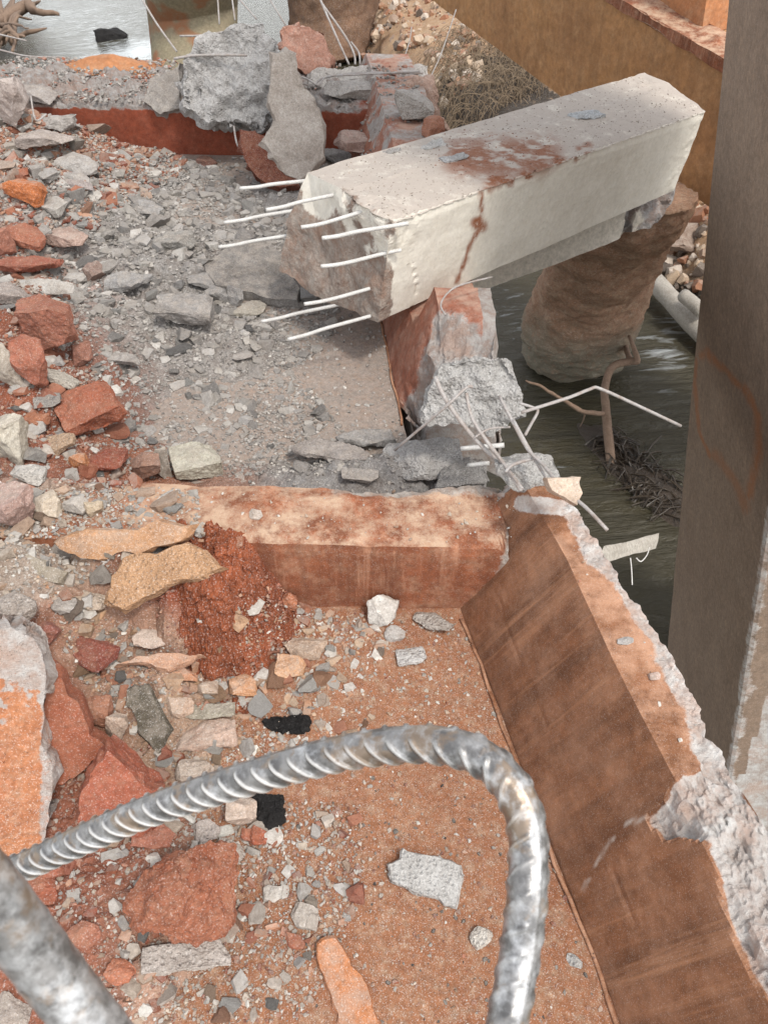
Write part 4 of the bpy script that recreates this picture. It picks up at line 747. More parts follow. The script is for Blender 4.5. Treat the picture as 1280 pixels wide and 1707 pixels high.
# ------------------------------------------------------------------ right column
def vert(px0, py0, d0, px1, py1):
    a = D(px0, py0, d0); best = None
    for d in np.linspace(d0 * .7, d0 * 2.2, 400):
        b_ = D(px1, py1, d); w = (b_ - a); hz = w - (w @ ZW) * ZW
        if best is None or np.linalg.norm(hz) < best[0]: best = (np.linalg.norm(hz), b_)
    return a, best[1]
L0, L1 = vert(1212, 0, 3.6, 1110, 1085); K0, K1 = vert(1330, 560, 3.05, 1212, 1290)
def ext(a, b, ztop, zbot):
    za, zb = wz(a), wz(b); return a + (b - a) * ((ztop - za) / (zb - za)), a + (b - a) * ((zbot - za) / (zb - za))
Lt, Lb = ext(L0, L1, 9., -.4); Kt, Kb = ext(K0, K1, 9., -.4)
side = nz(np.cross(ZW, Kb - Lb)); 
if side[0] < 0: side = -side
wv = side * 1.1
Pb = [Lb, Kb, Kb + wv, Lb + wv]; Pt = [Lt, Kt, Kt + wv, Lt + wv]
def bev(P, r=.03):
    out = []
    for i in range(4):
        p = P[i]; a = nz(P[i - 1] - p); b_ = nz(P[(i + 1) % 4] - p); out += [p + a * r, p + (a + b_) * r * .3, p + b_ * r]
    return out
A_, B_ = bev(Pb), bev(Pt); rows = 150; V = []
for t in np.linspace(0, 1, rows): V += [a * (1 - t) + b_ * t for a, b_ in zip(A_, B_)]
n = 12; V = np.array(V)
# densify the brown face (between corner L and corner K)
Fc = [[i * n + j, i * n + (j + 1) % n, (i + 1) * n + (j + 1) % n, (i + 1) * n + j] for i in range(rows - 1) for j in range(n)] + [list(range(n))[::-1], list(range((rows - 1) * n, rows * n))]
V2, N2, F2 = refine(V, Fc, .05, 6); q = PX(V2)
V2 = V2 + N2 * (fbm(V2, 2.5, 4, 70) * .004)[:, None]
arr = dline(V2[:, :1] * 0 + q, [(1330, 560), (1212, 1290)])
wd = q + np.stack([fbm(V2, 4, 4, 5) * 6, fbm(V2, 4, 4, 6) * 6], 1)
stc = np.maximum.reduce([sst(7, 1, dline(wd, [(1166, 600), (1160, 640), (1165, 720), (1185, 760)])), sst(9, 1, dline(wd, [(1175, 590), (1240, 650), (1262, 690), (1262, 760), (1250, 830)])), sst(11, 2, dline(wd, [(1195, 760), (1230, 810), (1245, 850)])) * .6])
face = np.clip((V2 - Kb) @ side / .06, 0, 1); white = (face > .02) * 1.
white = np.maximum(white, sst(.10, .02, np.linalg.norm((V2 - (Kb + np.outer(((V2 - Kb) @ nz(Kt - Kb)), nz(Kt - Kb)))), axis=1) + .03 * fbm(V2, 5, 4, 4)) * .6)
low = sst(3.3, 2.3, wz(V2) + .3 * fbm(V2, 1, 3, 3)) * .35
mk('bridge_column', V2, F2, M['column'], origin=np.array(Lb), attrs={'raw': np.clip(white, 0, 1), 'stain_shade': stc * (1 - white)}, label='tall square brown stained column with a pale grey side at the right edge', cat='bridge column')

# ------------------------------------------------------------------ ochre cross beam, upright above it
ob = empty('ochre_cross_beam', D(1000, 230, 8.), label='ochre stained concrete cross beam slanting behind the white beam', cat='concrete beam')
def quadsolid(fr, back, name, mt, parent=None, res=.08, amp=.006, seed=0, **k):
    fr = np.array(fr); bk = fr + back; n = len(fr)
    Fb = [list(range(n)), list(range(n, 2 * n))[::-1]] + [[i, (i + 1) % n, n + (i + 1) % n, n + i] for i in range(n)]
    V2, N2, F2 = refine(np.concatenate([fr, bk]), Fb, res, 9); V2 = V2 + N2 * (fbm(V2, 3, 5, seed) * amp)[:, None]
    return mk(name, V2, F2, mt, parent, **k)
p_a, p_b = D(720, 0, 9.5), D(1175, 340, 6.8); p_a, p_b = p_a + (p_a - p_b) * .5, p_b + (p_b - p_a) * .4; uph = ZW
def up_to(p, px, py):   # rise from p along world up until its picture row meets the line
    return p
hA = ZW * 1.04
ax_ = nz(p_b - p_a); bk_ = nz(np.cross(ZW, ax_)); bk_ = bk_ if bk_[1] > 0 else -bk_
fr = [p_a, p_b, p_b + hA, p_a + hA]
quadsolid(fr, bk_ * 1.6, 'beam_web', M['orange_beam'], ob, seed=80)
t_, u_ = p_a + hA, p_b + hA
quadsolid([t_ - bk_ * .03, u_ - bk_ * .03, u_ - bk_ * .03 + ZW * .09, t_ - bk_ * .03 + ZW * .09], bk_ * .35, 'top_ledge', M['rib'], ob, res=.06, amp=.02, seed=81)
ts_ = np.linspace(0, 1, 200)[:, None]; ln = t_ * (1 - ts_) + u_ * ts_ + bk_ * .25 + ZW * .01; base = ln[np.argmin(np.abs(PX(ln)[:, 0] - 1092))]
cw = .6; quadsolid([base, base + ax_ * cw, base + ax_ * cw + ZW * 3, base + ZW * 3], bk_ * .6, 'bridge_column', M['orange_col'], None, seed=82, label='short orange column standing on the ochre cross beam at the top right', cat='bridge column')

# ------------------------------------------------------------------ river, bank
xw = np.concatenate([np.linspace(-60, -14, 24), np.linspace(-13.7, 14, 120), np.linspace(15, 60, 22)]); yw = np.concatenate([np.linspace(-20, -2, 10), np.linspace(-1.5, 32, 150), np.linspace(34, 160, 30)])
def fromworld(p): return (np.atleast_2d(p) - [0, 0, CAMH]) @ R3 + [0, 0, H]
X, Y = np.meshgrid(xw, yw); Pw = np.stack([X.ravel(), Y.ravel(), X.ravel() * 0], 1); Vs = fromworld(Pw); q = PX(Vs)
foam = np.maximum.reduce([np.exp(-(((q[:, 0] - 230) / 130) ** 2 + ((q[:, 1] - 85) / 26) ** 2)) * 1., .45 * np.exp(-(((q[:, 0] - 130) / 160) ** 2 + ((q[:, 1] - 30) / 40) ** 2)), .42 * np.exp(-(((q[:, 0] - 1110) / 50) ** 2 + ((q[:, 1] - 580) / 60) ** 2)), .3 * np.exp(-(((q[:, 0] - 850) / 40) ** 2 + ((q[:, 1] - 520) / 50) ** 2))])
front = Vs[:, 1] > 0; foam = foam * front
nx = len(xw); ny = len(yw); i = np.arange((ny - 1) * (nx - 1)); a = (i // (nx - 1)) * nx + i % (nx - 1)
mw = mesh_of('river', Pw, np.stack([a, a + 1, a + nx + 1, a + nx], 1), M['water'], True, {'foam': foam}); ro = link(bpy.data.objects.new('river', mw)); props(ro, kind='structure', label='murky olive river with foam streaks')
# bank: terrain whose shoreline runs from the brown pier round to the right column
shore_px = [(600, 60), (610, 105), (700, 200), (820, 300), (1000, 400), (1085, 440), (1105, 480), (1150, 505), (1260, 560)]
sh = np.array([((R3 @ (Wa(*p, 0) - [0, 0, H])) + [0, 0, CAMH])[:2] for p in shore_px])
far0 = sh[0] + (sh[0] - sh[1]) * 8; end1 = sh[-1] + (sh[-1] - sh[-2]) * 4
poly = [tuple(far0)] + [tuple(p) for p in sh] + [tuple(end1), (60, end1[1] - 6), (60, 160), (far0[0] + 5, 160)]
xb = np.concatenate([np.arange(-4, 14, .09), np.linspace(14.5, 58, 20)]); yb_ = np.concatenate([np.arange(2, 22, .09), np.linspace(22.5, 150, 40)])
X, Y = np.meshgrid(xb, yb_); P2 = np.stack([X.ravel(), Y.ravel()], 1); ins = inpoly(P2, poly); dd = dline(P2, [tuple(far0)] + [tuple(p) for p in sh] + [tuple(end1)])
sd_ = np.where(ins, dd, -dd); P3 = np.stack([X.ravel(), Y.ravel(), X.ravel() * 0], 1)
z = np.where(sd_ > 0, .12 + .7 * sst(.0, .9, sd_) + .12 * np.maximum(sd_ - .8, 0) ** .8, -.5) + (.10 * fbm(P3, .8, 5, 90, .6) + .05 * np.abs(fbm(P3, 3, 3, 91))) * (sd_ > -.3)
z = np.clip(z, -.4, 3.2)
nx = len(xb); ny = len(yb_); i = np.arange((ny - 1) * (nx - 1)); a = (i // (nx - 1)) * nx + i % (nx - 1); Fq = np.stack([a, a + 1, a + nx + 1, a + nx], 1)
Vk = np.stack([X.ravel(), Y.ravel(), z], 1); Fq = Fq[Vk[Fq][:, :, 2].max(1) > -.2]
mb = mesh_of('riverbank', Vk, Fq, M['bank'], True, {'stain_shade': np.maximum(sst(.5, .1, sd_) * sst(-.3, .3, fbm(P3, 1.2, 4, 5) + .1), inpoly(PX(fromworld(Vk)) , [(715, 150), (790, 90), (850, 95), (945, 170), (800, 230), (735, 230)]) * 1.2) * (P3[:, 1] < 30)}); bo = link(bpy.data.objects.new('riverbank', mb)); props(bo, kind='structure', label='eroded sandy bank')  # polygon darkens the soil behind the roots: painted shade; shoreline band is separate
def bankz(x, y):
    k = np.argmin(np.abs(xb - x)); l = np.argmin(np.abs(yb_ - y)); return z[l * nx + k]
# dry roots and straw hanging over the bank edge: nobody could count them
parts = []
def w2s(p): return fromworld(p)[0]
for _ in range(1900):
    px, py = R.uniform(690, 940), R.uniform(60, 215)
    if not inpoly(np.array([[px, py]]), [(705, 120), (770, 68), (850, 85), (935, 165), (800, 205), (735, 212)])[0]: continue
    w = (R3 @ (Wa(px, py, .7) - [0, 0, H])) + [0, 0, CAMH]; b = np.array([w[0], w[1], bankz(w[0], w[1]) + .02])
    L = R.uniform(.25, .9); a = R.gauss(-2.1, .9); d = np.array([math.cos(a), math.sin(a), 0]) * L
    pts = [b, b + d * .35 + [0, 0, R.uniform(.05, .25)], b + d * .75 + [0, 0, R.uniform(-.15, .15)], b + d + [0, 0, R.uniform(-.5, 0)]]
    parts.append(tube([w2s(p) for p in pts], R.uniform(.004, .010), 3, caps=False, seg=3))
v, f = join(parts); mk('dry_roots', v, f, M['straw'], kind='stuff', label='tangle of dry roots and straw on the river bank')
# bank litter: stones one could not count at that size
BV, BF, BT = [], [], []; bn = 0
bch = [cut_rock(700 + i, 8) for i in range(8)]; bch = [refine(v_, f_, 9.) for v_, f_ in bch]
for _ in range(1500):
    px, py = (R.uniform(600, 800), R.uniform(-20, 150)) if R.random() < .65 else (R.uniform(1080, 1180), R.uniform(320, 520))
    w = (R3 @ (Wa(px, py, .8) - [0, 0, H])) + [0, 0, CAMH]; zb = bankz(w[0], w[1])
    if zb < .1: continue
    v_, _n, f_ = bch[R.randrange(8)]; sz_ = .04 + .22 * R.random() ** 3; p_ = fromworld(np.array([w[0], w[1], zb + sz_ * .1]))[0]
    BV.append(v_ @ rotm(R.random(), R.random(), R.uniform(0, 6)).T * sz_ + p_); BF.append(np.array(f_) + bn); bn += len(v_); c_ = np.array(R.choice([(.55, .42, .3), (.40, .22, .13), (.3, .2, .14), (.6, .52, .44), (.12, .09, .07), (.34, .16, .09)])); BT.append(np.repeat(c_[None], len(v_), 0))
mk('bank_stones', np.concatenate(BV), np.concatenate(BF), M['gravel'], origin=BV[0][0], attrs={'tint': np.concatenate(BT)}, kind='stuff', label='stones and clods littering the river bank')
# log, branches, plank
def thing_tube(name, lb, cat, pts, r, mt, seg=5, sides=9, jit=0): 
    v, f = tube(pts, r, sides, seg=seg); v = v + (NR.normal(0, jit, v.shape) if jit else 0); return mk(name, v, f, M[mt], smooth=True, label=lb, cat=cat)
thing_tube('driftwood_log', 'bleached driftwood log at the water edge between pier and column', 'log', [Wa(1070, 440, .3), Wa(1105, 485, .25), Wa(1150, 535, .2), Wa(1200, 590, .15)], [.10, .13, .13, .11], 'log', jit=.004, sides=14)
thing_tube('driftwood_log', 'short whitish log behind the long driftwood log', 'log', [Wa(1138, 492, .5), Wa(1170, 520, .45)], .09, 'log', jit=.004, sides=12)
br = empty('dead_branch', Wa(1018, 775, 0), label='crooked dead branch standing out of the river below the pier', cat='branch')
for pts, r in (([Wa(1020, 800, -.1), Wa(1016, 750, .1), Wa(1010, 690, .35), Wa(1008, 645, .5), Wa(1020, 612, .65), Wa(1050, 602, .7), Wa(1062, 600, .75), Wa(1048, 560, .9)], [.05, .055, .05, .045, .045, .045, .035, .02]),
               ([Wa(1008, 690, .35), Wa(970, 685, .55), Wa(935, 665, .75), Wa(900, 645, .9), Wa(876, 634, 1.)], [.03, .024, .02, .016, .008]),
               ([Wa(1050, 604, .7), Wa(1040, 570, .6), Wa(1030, 555, .5)], [.035, .03, .02]), ([Wa(975, 688, .5), Wa(972, 700, .35), Wa(966, 712, .2)], [.01, .008, .004])):
    v, f = tube(pts, r, 8, seg=5); v = v + fbm(v, 9, 3, 4)[:, None] * .006; mk('limb', v, f, M['wood'], br, smooth=True)
# submerged bramble heap
parts = []
for _ in range(240):
    t = R.random(); px = 1010 + 115 * t + R.gauss(0, 14); py = 745 + 100 * t + R.gauss(0, 16); p = Wa(px, py, 0); a = R.uniform(0, 6.3); L = R.uniform(.1, .5)
    d = (XW * math.cos(a) + YW * math.sin(a)) * L + ZW * R.uniform(-.02, .12); parts.append(tube([p - d * .5, p + ZW * R.uniform(.02, .12), p + d * .5], R.uniform(.004, .012), 4, seg=2))
v, f = join(parts); mk('drowned_twigs', v, f, mat('wet_twigs', (.035, .025, .018), (.06, .045, .03), sc=8, rough=.3), kind='stuff', label='dark wet twigs caught in the river at the foot of the branch')
v, f = sheet(np.linspace(-1, 1, 30), np.linspace(-1, 1, 16), lambda x, y: .10 * (1 - x ** 2) * (1 - y ** 2) - .03)
v = v * [1.3, .28, 1]; v[:, 2] += .03 * fbm(v, 5, 4, 4); cst = Wa(1065, 790, 0); u = nz(Wa(1125, 850, 0) - Wa(1010, 740, 0)); w_ = np.cross(ZW, u)
mk('mud_bar', cst + v[:, :1] * u + v[:, 1:2] * w_ + v[:, 2:3] * ZW, f, mat('wet_mud', (.04, .030, .022), (.07, .05, .035), sc=6, rough=.35, bump=1., bdist=.02), kind='structure', smooth=True, label='dark mud bar in the river')
pk = quadsolid([D(1000, 925, 3.0), D(1094, 900, 3.6), D(1092, 914, 3.6), D(1000, 940, 3.0)], np.array([.03, .06, -.02]), 'weathered_plank', M['log'], None, res=.03, amp=.006, seed=5, label='weathered grey plank end jutting out over the water', cat='plank')
parts = [tube([D(1082, 912, 3.5), D(1078, 925, 3.5), D(1068, 936, 3.5), D(1060, 930, 3.5)], .003, 4, seg=4), tube([D(1050, 930, 3.3), D(1052, 950, 3.3), D(1053, 975, 3.3)], .003, 4, seg=4)]
for v, f in parts: mk('frayed_fibre', v, f, M['whitebar'], pk)
for o in bpy.data.objects:
    if o.name == 'frayed_fibre':
        pass
# dark rock in the rapids, roots at the top left
def wrock(px, py, wpx, col, lb, mt='rock', seed=0, zz=0.):
    c = Wa(px, py, zz); r_ = wpx / F * np.linalg.norm(c - [0, 0, H]); V, Fc = cut_rock(seed, 14, boxy=.2); V, N, Fc = refine(V, Fc, .15); V = V * [r_, r_ * .8, r_ * .5]; V = rough_up(V, vnormals(V, Fc), r_ * .06, 3 / r_, seed)
    return mk('river_rock', V + c, Fc, M[mt], origin=c, color=col, label=lb, cat='rock')
wrock(185, 65, 46, (.03, .03, .035), 'dark wet rock breaking the foaming water', 'black', 5)
wrock(1130, 400, 60, (.30, .22, .17), 'brown rock on the bank behind the pier', 'rock', 6, .5)
wrock(1150, 350, 60, (.36, .30, .27), 'pale rock on the bank nearest the column', 'rock', 7, .6)
wrock(1115, 345, 44, (.33, .20, .14), 'reddish rock on the bank beside the pier top', 'rock', 8, .6)
stump = empty('root_stump', Wa(10, 60, 0), label='brown uprooted stump with tangled roots at the top left corner', cat='tree stump')
for k in range(26):
    x0, y0 = R.uniform(-30, 40), R.uniform(20, 85); p = Wa(x0, y0, R.uniform(.1, .6)); p2 = Wa(x0 + R.uniform(-20, 60), y0 + R.uniform(-70, 0), R.uniform(.2, .9)); mdl = (p + p2) / 2 + np.array([0, 0, R.uniform(-.1, .5)])
    v, f = tube([p, mdl, p2], [R.uniform(.05, .2), R.uniform(.05, .15), .03], 7, seg=5); v = v + fbm(v, 3, 3, k)[:, None] * .05; mk('root', v, f, M['wood'], stump, smooth=True)
v, f = tube([Wa(-30, 55, .4), Wa(40, 12, .8), Wa(60, 18, .7), Wa(100, 22, .5)], [.35, .28, .2, .08], 9, seg=6); v = v + fbm(v, 3, 4, 5)[:, None] * .07; mk('root', v, f, M['wood'], stump, smooth=True)

# ------------------------------------------------------------------ reinforcement wires
def wire(pts, r, mt='rust', name='stirrup_wire', parent=deck, seg=4): v, f = tube(pts, r, 7, seg=seg); return mk(name, v, f, M[mt], parent, smooth=True)
dd_ = 2.75
wire([D(725, 628, dd_), D(745, 670, dd_), D(790, 730, dd_ + .03), D(840, 778, dd_ + .05), D(848, 776, dd_ + .05)], .0085, name='rebar')
wire([D(788, 645, dd_), D(776, 647, dd_), D(740, 680, dd_), D(658, 750, 3.0)], .0055)
wire([D(777, 655, dd_), D(788, 700, dd_), D(830, 760, dd_), D(870, 815, dd_ - .1)], .0065)
wire([D(785, 695, dd_), D(800, 720, dd_), D(835, 770, dd_), D(868, 818, dd_ - .1)], .0065)
wire([D(832, 660, dd_), D(855, 705, 2.7), D(880, 750, 2.65), D(905, 775, 2.6), D(935, 812, 2.5), D(975, 845, 2.4), D(1012, 884, 2.35)], .006, seg=3)
wire([D(855, 700, 2.7), D(885, 755, 2.65), D(912, 800, 2.6)], .006)
wire([D(865, 672, 2.8), D(890, 680, 2.8), D(896, 686, 2.8), D(886, 705, 2.75), D(875, 725, 2.7)], .0055)
wire([D(868, 688, 2.8), D(900, 678, 2.8), D(950, 662, 2.85), D(985, 648, 2.9), D(1000, 648, 2.92), D(1060, 675, 3.0), D(1134, 710, 3.1)], .0065, seg=3)
wire([D(842, 787, 2.65), D(856, 774, 2.65), D(898, 762, 2.65)], .006)
wire([D(790, 730, dd_), D(815, 715, dd_), D(850, 712, dd_)], .004)
wire([D(768, 748, 3.0), D(840, 742, 2.95)], .010, 'whitebar', 'rebar'); wire([D(780, 776, 3.0), D(815, 772, 2.95)], .009, 'whitebar', 'rebar')
wire([D(820, 462, 3.6), D(760, 478, 3.5), D(735, 505, 3.45), D(742, 525, 3.4)], .0045)
far = [([(232, -10), (262, 40), (295, 86)], 5.6, .007), ([(290, 98), (330, 92), (412, 92)], 5.35, .009), ([(362, -20), (366, 40)], 5.8, .006), ([(386, -10), (392, 34)], 5.8, .006), ([(400, 0), (428, 32)], 5.8, .006), ([(450, 0), (476, 42)], 5.9, .006),
       ([(530, -10), (560, 60), (582, 108)], 6.2, .009), ([(536, 5), (575, 60), (590, 90), (592, 108)], 6.2, .009), ([(585, 70), (598, 88), (600, 108)], 6.2, .008), ([(300, 60), (345, 58), (420, 44)], 5.7, .007),
       ([(464, 131), (505, 129), (530, 142), (545, 128), (600, 124), (700, 119)], 5.7, .007), ([(464, 136), (500, 138), (522, 143), (540, 130), (600, 122), (705, 122)], 5.75, .007),
       ([(714, 135), (735, 90), (760, 16)], 6.4, .005), ([(670, 108), (682, 70), (686, 45)], 6.4, .005), ([(-10, 55), (20, 62), (45, 68)], 6.8, .007), ([(-10, 80), (20, 88), (50, 94), (110, 96)], 6.6, .007), ([(390, 210), (394, 235), (400, 250)], 5.5, .007), ([(52, 160), (60, 200), (78, 190)], 5.2, .006)]
for pts, d, r in far: wire([D(x, y, d) for x, y in pts], r)

LM = [('block lying askew', 150, 680), ('cream chunk behind the rib', 327, 768), ('grey capped red block', 78, 540), ('pink and red left chunk', 48, 600), ('round orange clod', 42, 322), ('flat light grey fragment', 128, 275),
      ('faceted grey stone', 308, 515), ('round tan grey stone', 417, 515), ('pinkish oval stone', 157, 452), ('brown red clod', 40, 395), ('long red brown piece', 40, 440), ('speckled fragment mid rubble', 290, 402), ('dark slab under the beam', 420, 450),
      ('deep red lump', 178, 765), ('three stones on the rib end', 120, 840), ('smooth tan slab', 200, 905), ('pitted orange slab', 270, 960), ('olive plate', 50, 945), ('narrow brown plate', 105, 1010), ('red soil mound', 370, 1030), ('orange tan chunk', 484, 1110),
      ('cream lumpy stone', 510, 1082), ('tan orange stone', 405, 1142), ('whitish smooth stone', 253, 1062), ('dark red angular chunk', 158, 1090), ('dusky pink chunk', 75, 1060), ('large flat tan stone', 345, 1225), ('olive flake', 240, 1200), ('brick red slab', 120, 1220),
      ('brick red wedge', 200, 1330), ('big red boulder', 302, 1490), ('speckled slab fragment', 310, 1598), ('orange red stone', 200, 1620), ('grey triangular stone', 508, 1528), ('red cone shaped stone', 431, 1392), ('cream wedge stone', 402, 1352), ('charred lump', 445, 1350),
      ('far rib end', 150, 240), ('cream boulder at the edge', 14, 735), ('pale chunk at the edge', 8, 610), ('white egg shaped stone', 638, 1018), ('thick bar', 100, 1600), ('flat plate behind the rib', 550, 750), ('beam rebars', 480, 560), ('pink boulder at the edge', 8, 840), ('red oval stone', 492, 1568)]
# ------------------------------------------------------------------ scattered stones (individual) and gravel (stuff)
def ico_chip(seed, npt=12):
    r = random.Random(seed); bm = bmesh.new()
    for _ in range(npt):
        v = Vector((r.gauss(0, 1), r.gauss(0, 1), r.gauss(0, 1))).normalized() * r.uniform(.8, 1.1) * .5; bm.verts.new(v)
    h = bmesh.ops.convex_hull(bm, input=bm.verts[:]); bmesh.ops.delete(bm, geom=[g for g in h['geom_interior'] if isinstance(g, bmesh.types.BMVert)], context='VERTS')
    bm.verts.index_update(); V = np.array([v.co[:] for v in bm.verts]); Fc = np.array([[v.index for v in f.verts] for f in bm.faces]); bm.free(); return V, Fc
chips = [ico_chip(300 + i, R.choice((9, 11, 14))) for i in range(20)]
P_GREY = [GREY, (.36, .345, .33), LGREY, (.24, .23, .22), (.33, .31, .29)]; P_MIX = [TAN, LGREY, (.48, .30, .18), (.34, .15, .09), WHITE, (.38, .30, .24), (.45, .25, .15), GREY]
P_RED = [RED, (.36, .15, .09), (.42, .23, .15), (.45, .40, .35), (.24, .08, .05), (.40, .30, .24)]; P_WHITE = [LGREY, WHITE, (.45, .40, .35), (.40, .28, .2), (.5, .42, .34)]; P_DARK = [(.06, .05, .045), (.12, .10, .09), GREY, (.30, .12, .07)]
Z = [('grey rubble behind the cross rib', [(60, 262), (330, 262), (430, 330), (560, 470), (560, 560), (490, 620), (560, 700), (620, 790), (220, 800), (150, 620), (60, 420)], P_GREY, 1.0),
     ('red and grey heap at the left edge behind the rib', [(-10, 180), (80, 195), (200, 215), (330, 275), (80, 420), (160, 620), (230, 810), (-10, 860)], P_RED + P_GREY[:3], 1.1),
     ('gravel on the left end of the cross rib', [(-10, 815), (330, 815), (340, 890), (200, 960), (-10, 1000)], P_WHITE + P_GREY[:2], 1.2),
     ('tan rubble in front of the cross rib', [(60, 960), (330, 1100), (330, 1000), (500, 1010), (640, 1050), (620, 1200), (540, 1280), (440, 1270), (300, 1290), (120, 1120)], P_MIX, 1.2),
     ('gravel round the red boulder', [(80, 1400), (420, 1330), (600, 1340), (610, 1480), (520, 1707), (100, 1707), (90, 1500)], P_RED + P_WHITE + P_GREY[:3], 1.),
     ('rubble along the left frame edge', [(60, 1240), (330, 1240), (330, 1330), (90, 1420)], P_RED, .8)]
ZG = [(z[1], z[2], d) for z, d in zip(Z, (14000, 11000, 13000, 17000, 15000, 10000))]
ZG += [([(430, 560), (640, 545), (675, 730), (640, 810), (400, 810)], P_GREY + P_WHITE[:2], 1500), ([(130, 812), (870, 818), (865, 910), (330, 905)], P_WHITE, 900), ([(330, 262), (570, 262), (620, 500), (560, 560)], P_GREY, 900),
       ([(500, 1020), (770, 1025), (830, 1200), (560, 1220)], P_WHITE + P_MIX, 4200), ([(480, 1020), (770, 1025), (1030, 1707), (480, 1707)], P_WHITE + P_RED, 1500), ([(480, 1220), (860, 1220), (1030, 1707), (480, 1707)], P_DARK, 900),
       ([(640, 700), (780, 690), (850, 820), (640, 815)], P_GREY, 6000), ([(780, 740), (960, 760), (960, 860), (800, 830)], P_GREY, 7000), ([(900, 850), (1060, 1000), (1200, 1290), (1120, 1270), (960, 960)], P_WHITE + P_RED, 420), ([(230, 960), (480, 960), (500, 1120), (300, 1130)], [RED, (.34, .10, .05), (.2, .06, .035), (.38, .14, .08), (.45, .25, .16)], 12000),
       ([(0, 95), (300, 100), (300, 190), (0, 230)], P_GREY + [(.35, .15, .1)], 1800), ([(500, 110), (720, 110), (720, 250), (480, 280)], P_GREY + [PINK], 1000)]
mc = []
for i, (v, f) in enumerate(chips[:12]):
    for mn in ('rock', 'rock_red', 'rock_raw'):
        v2, n2, f2 = refine(v, f.tolist(), .34, 2); v3 = rough_up(v2, n2, .06, 3.5, i, 3); mc.append((mn, mesh_of('stone', v3, f2, M[mn])))
bym = {k: [m_ for n_, m_ in mc if n_ == k] for k in ('rock', 'rock_red', 'rock_raw')}
SC = []
AMT = [100, 50, 34, 62, 42, 10]
for (zn, poly_, pal, k), cnt in zip(Z, AMT):
    c = 0; tr = 0
    while c < cnt and tr < 4000:
        tr += 1; xs0 = min(p[0] for p in poly_); xs1 = max(p[0] for p in poly_); ys0 = min(p[1] for p in poly_); ys1 = max(p[1] for p in poly_)
        px, py = R.uniform(xs0, xs1), R.uniform(ys0, ys1)
        if not inpoly(np.array([[px, py]]), poly_)[0]: continue
        p = hit(px, py)
        if not ondeck(p[:1], p[1:2])[0]: continue
        dist = np.linalg.norm(p - [0, 0, H]); s = (17 + 34 * R.random() ** 1.8) * k / F * dist
        col = R.choice(pal); mn = 'rock_red' if col[0] > 2.2 * col[1] else R.choice(('rock', 'rock', 'rock_raw'))
        o = link(bpy.data.objects.new('stone', R.choice(bym[mn]))); sc_ = Vector((s * R.uniform(.8, 1.25), s * R.uniform(.6, 1.), s * R.uniform(.35, .8)))
        rt = Matrix.Rotation(R.uniform(0, 6.28), 4, 'Z') @ Matrix.Rotation(R.gauss(0, .35), 4, 'X')
        o.matrix_world = Matrix.Translation(Vector(W(p + [0, 0, sc_.z * .22]))) @ RM @ rt @ Matrix.Diagonal((*sc_, 1))
        j = R.uniform(.85, 1.15); o.color = (*[min(.75, v * j) for v in col], 1)
        props(o, None, 'stone', 'stones in the ' + zn); SC.append((o, px, py, s * F / dist, col)); c += 1
# smaller stones that pack the heaps, too many to single out
def cname(c):
    r_, g_, b_ = c; 
    if r_ < .16: return 'dark'
    if r_ > 2.6 * g_: return 'red'
    if r_ > 1.75 * g_: return 'rusty orange' if g_ < .27 and r_ > .4 else 'reddish brown'
    if r_ > 1.35 * g_: return 'tan'
    if r_ > 1.12 * g_: return 'cream' if r_ > .48 else 'brownish grey'
    return 'whitish' if r_ > .58 else ('light grey' if r_ > .4 else ('mid grey' if r_ > .27 else 'dark grey'))
used = {}
for o, px, py, sz, col in SC:
    near = sorted(LM, key=lambda q: (q[1] - px) ** 2 + (q[2] - py) ** 2)[:9]; done = False
    size = 'fist sized' if sz > 40 else ('fair sized' if sz > 30 else ('smallish' if sz > 22 else 'small'))
    for nm, lx, ly in near:
        dx, dy = px - lx, py - ly
        dr = ('left of' if dx < 0 else 'right of') if abs(dx) > 2 * abs(dy) else (('behind' if dy < 0 else 'in front of') if abs(dy) > 2 * abs(dx) else (('behind and left of' if dx < 0 else 'behind and right of') if dy < 0 else ('below left of' if dx < 0 else 'below right of')))
        lab = f'{size} {cname(col)} stone {dr} the {nm}'
        if lab not in used: used[lab] = 1; done = True; break
    if not done: lab = f'{size} {cname(col)} stone {dr} the {nm}'
    o['label'] = lab
# gravel
GV, GF, GT = [], [], []; base_n = 0
def add_chips(P, sizes, cols, tiltn=.5):
    global base_n
    for ci in range(len(chips)):
        k = np.arange(len(P))[ci::len(chips)]
        if len(k) == 0: continue
        v, f = chips[ci]; m_ = len(k); a = NR.uniform(0, 6.28, m_); b_ = NR.normal(0, tiltn, m_); sc3 = np.stack([NR.uniform(.8, 1.3, m_), NR.uniform(.6, 1, m_), NR.uniform(.35, .8, m_)], 1) * sizes[k, None]
        X = v[None] * sc3[:, None]; y = X[..., 1] * np.cos(b_)[:, None] - X[..., 2] * np.sin(b_)[:, None]; z_ = X[..., 1] * np.sin(b_)[:, None] + X[..., 2] * np.cos(b_)[:, None]; x = X[..., 0]
        x2 = x * np.cos(a)[:, None] - y * np.sin(a)[:, None]; y2 = x * np.sin(a)[:, None] + y * np.cos(a)[:, None]
        Q = np.stack([x2, y2, z_], -1) + P[k][:, None]; GV.append(Q.reshape(-1, 3)); GF.append((f[None] + (np.arange(m_) * len(v) + base_n)[:, None, None]).reshape(-1, 3)); GT.append(np.repeat(cols[k], len(v), 0)); base_n += m_ * len(v)
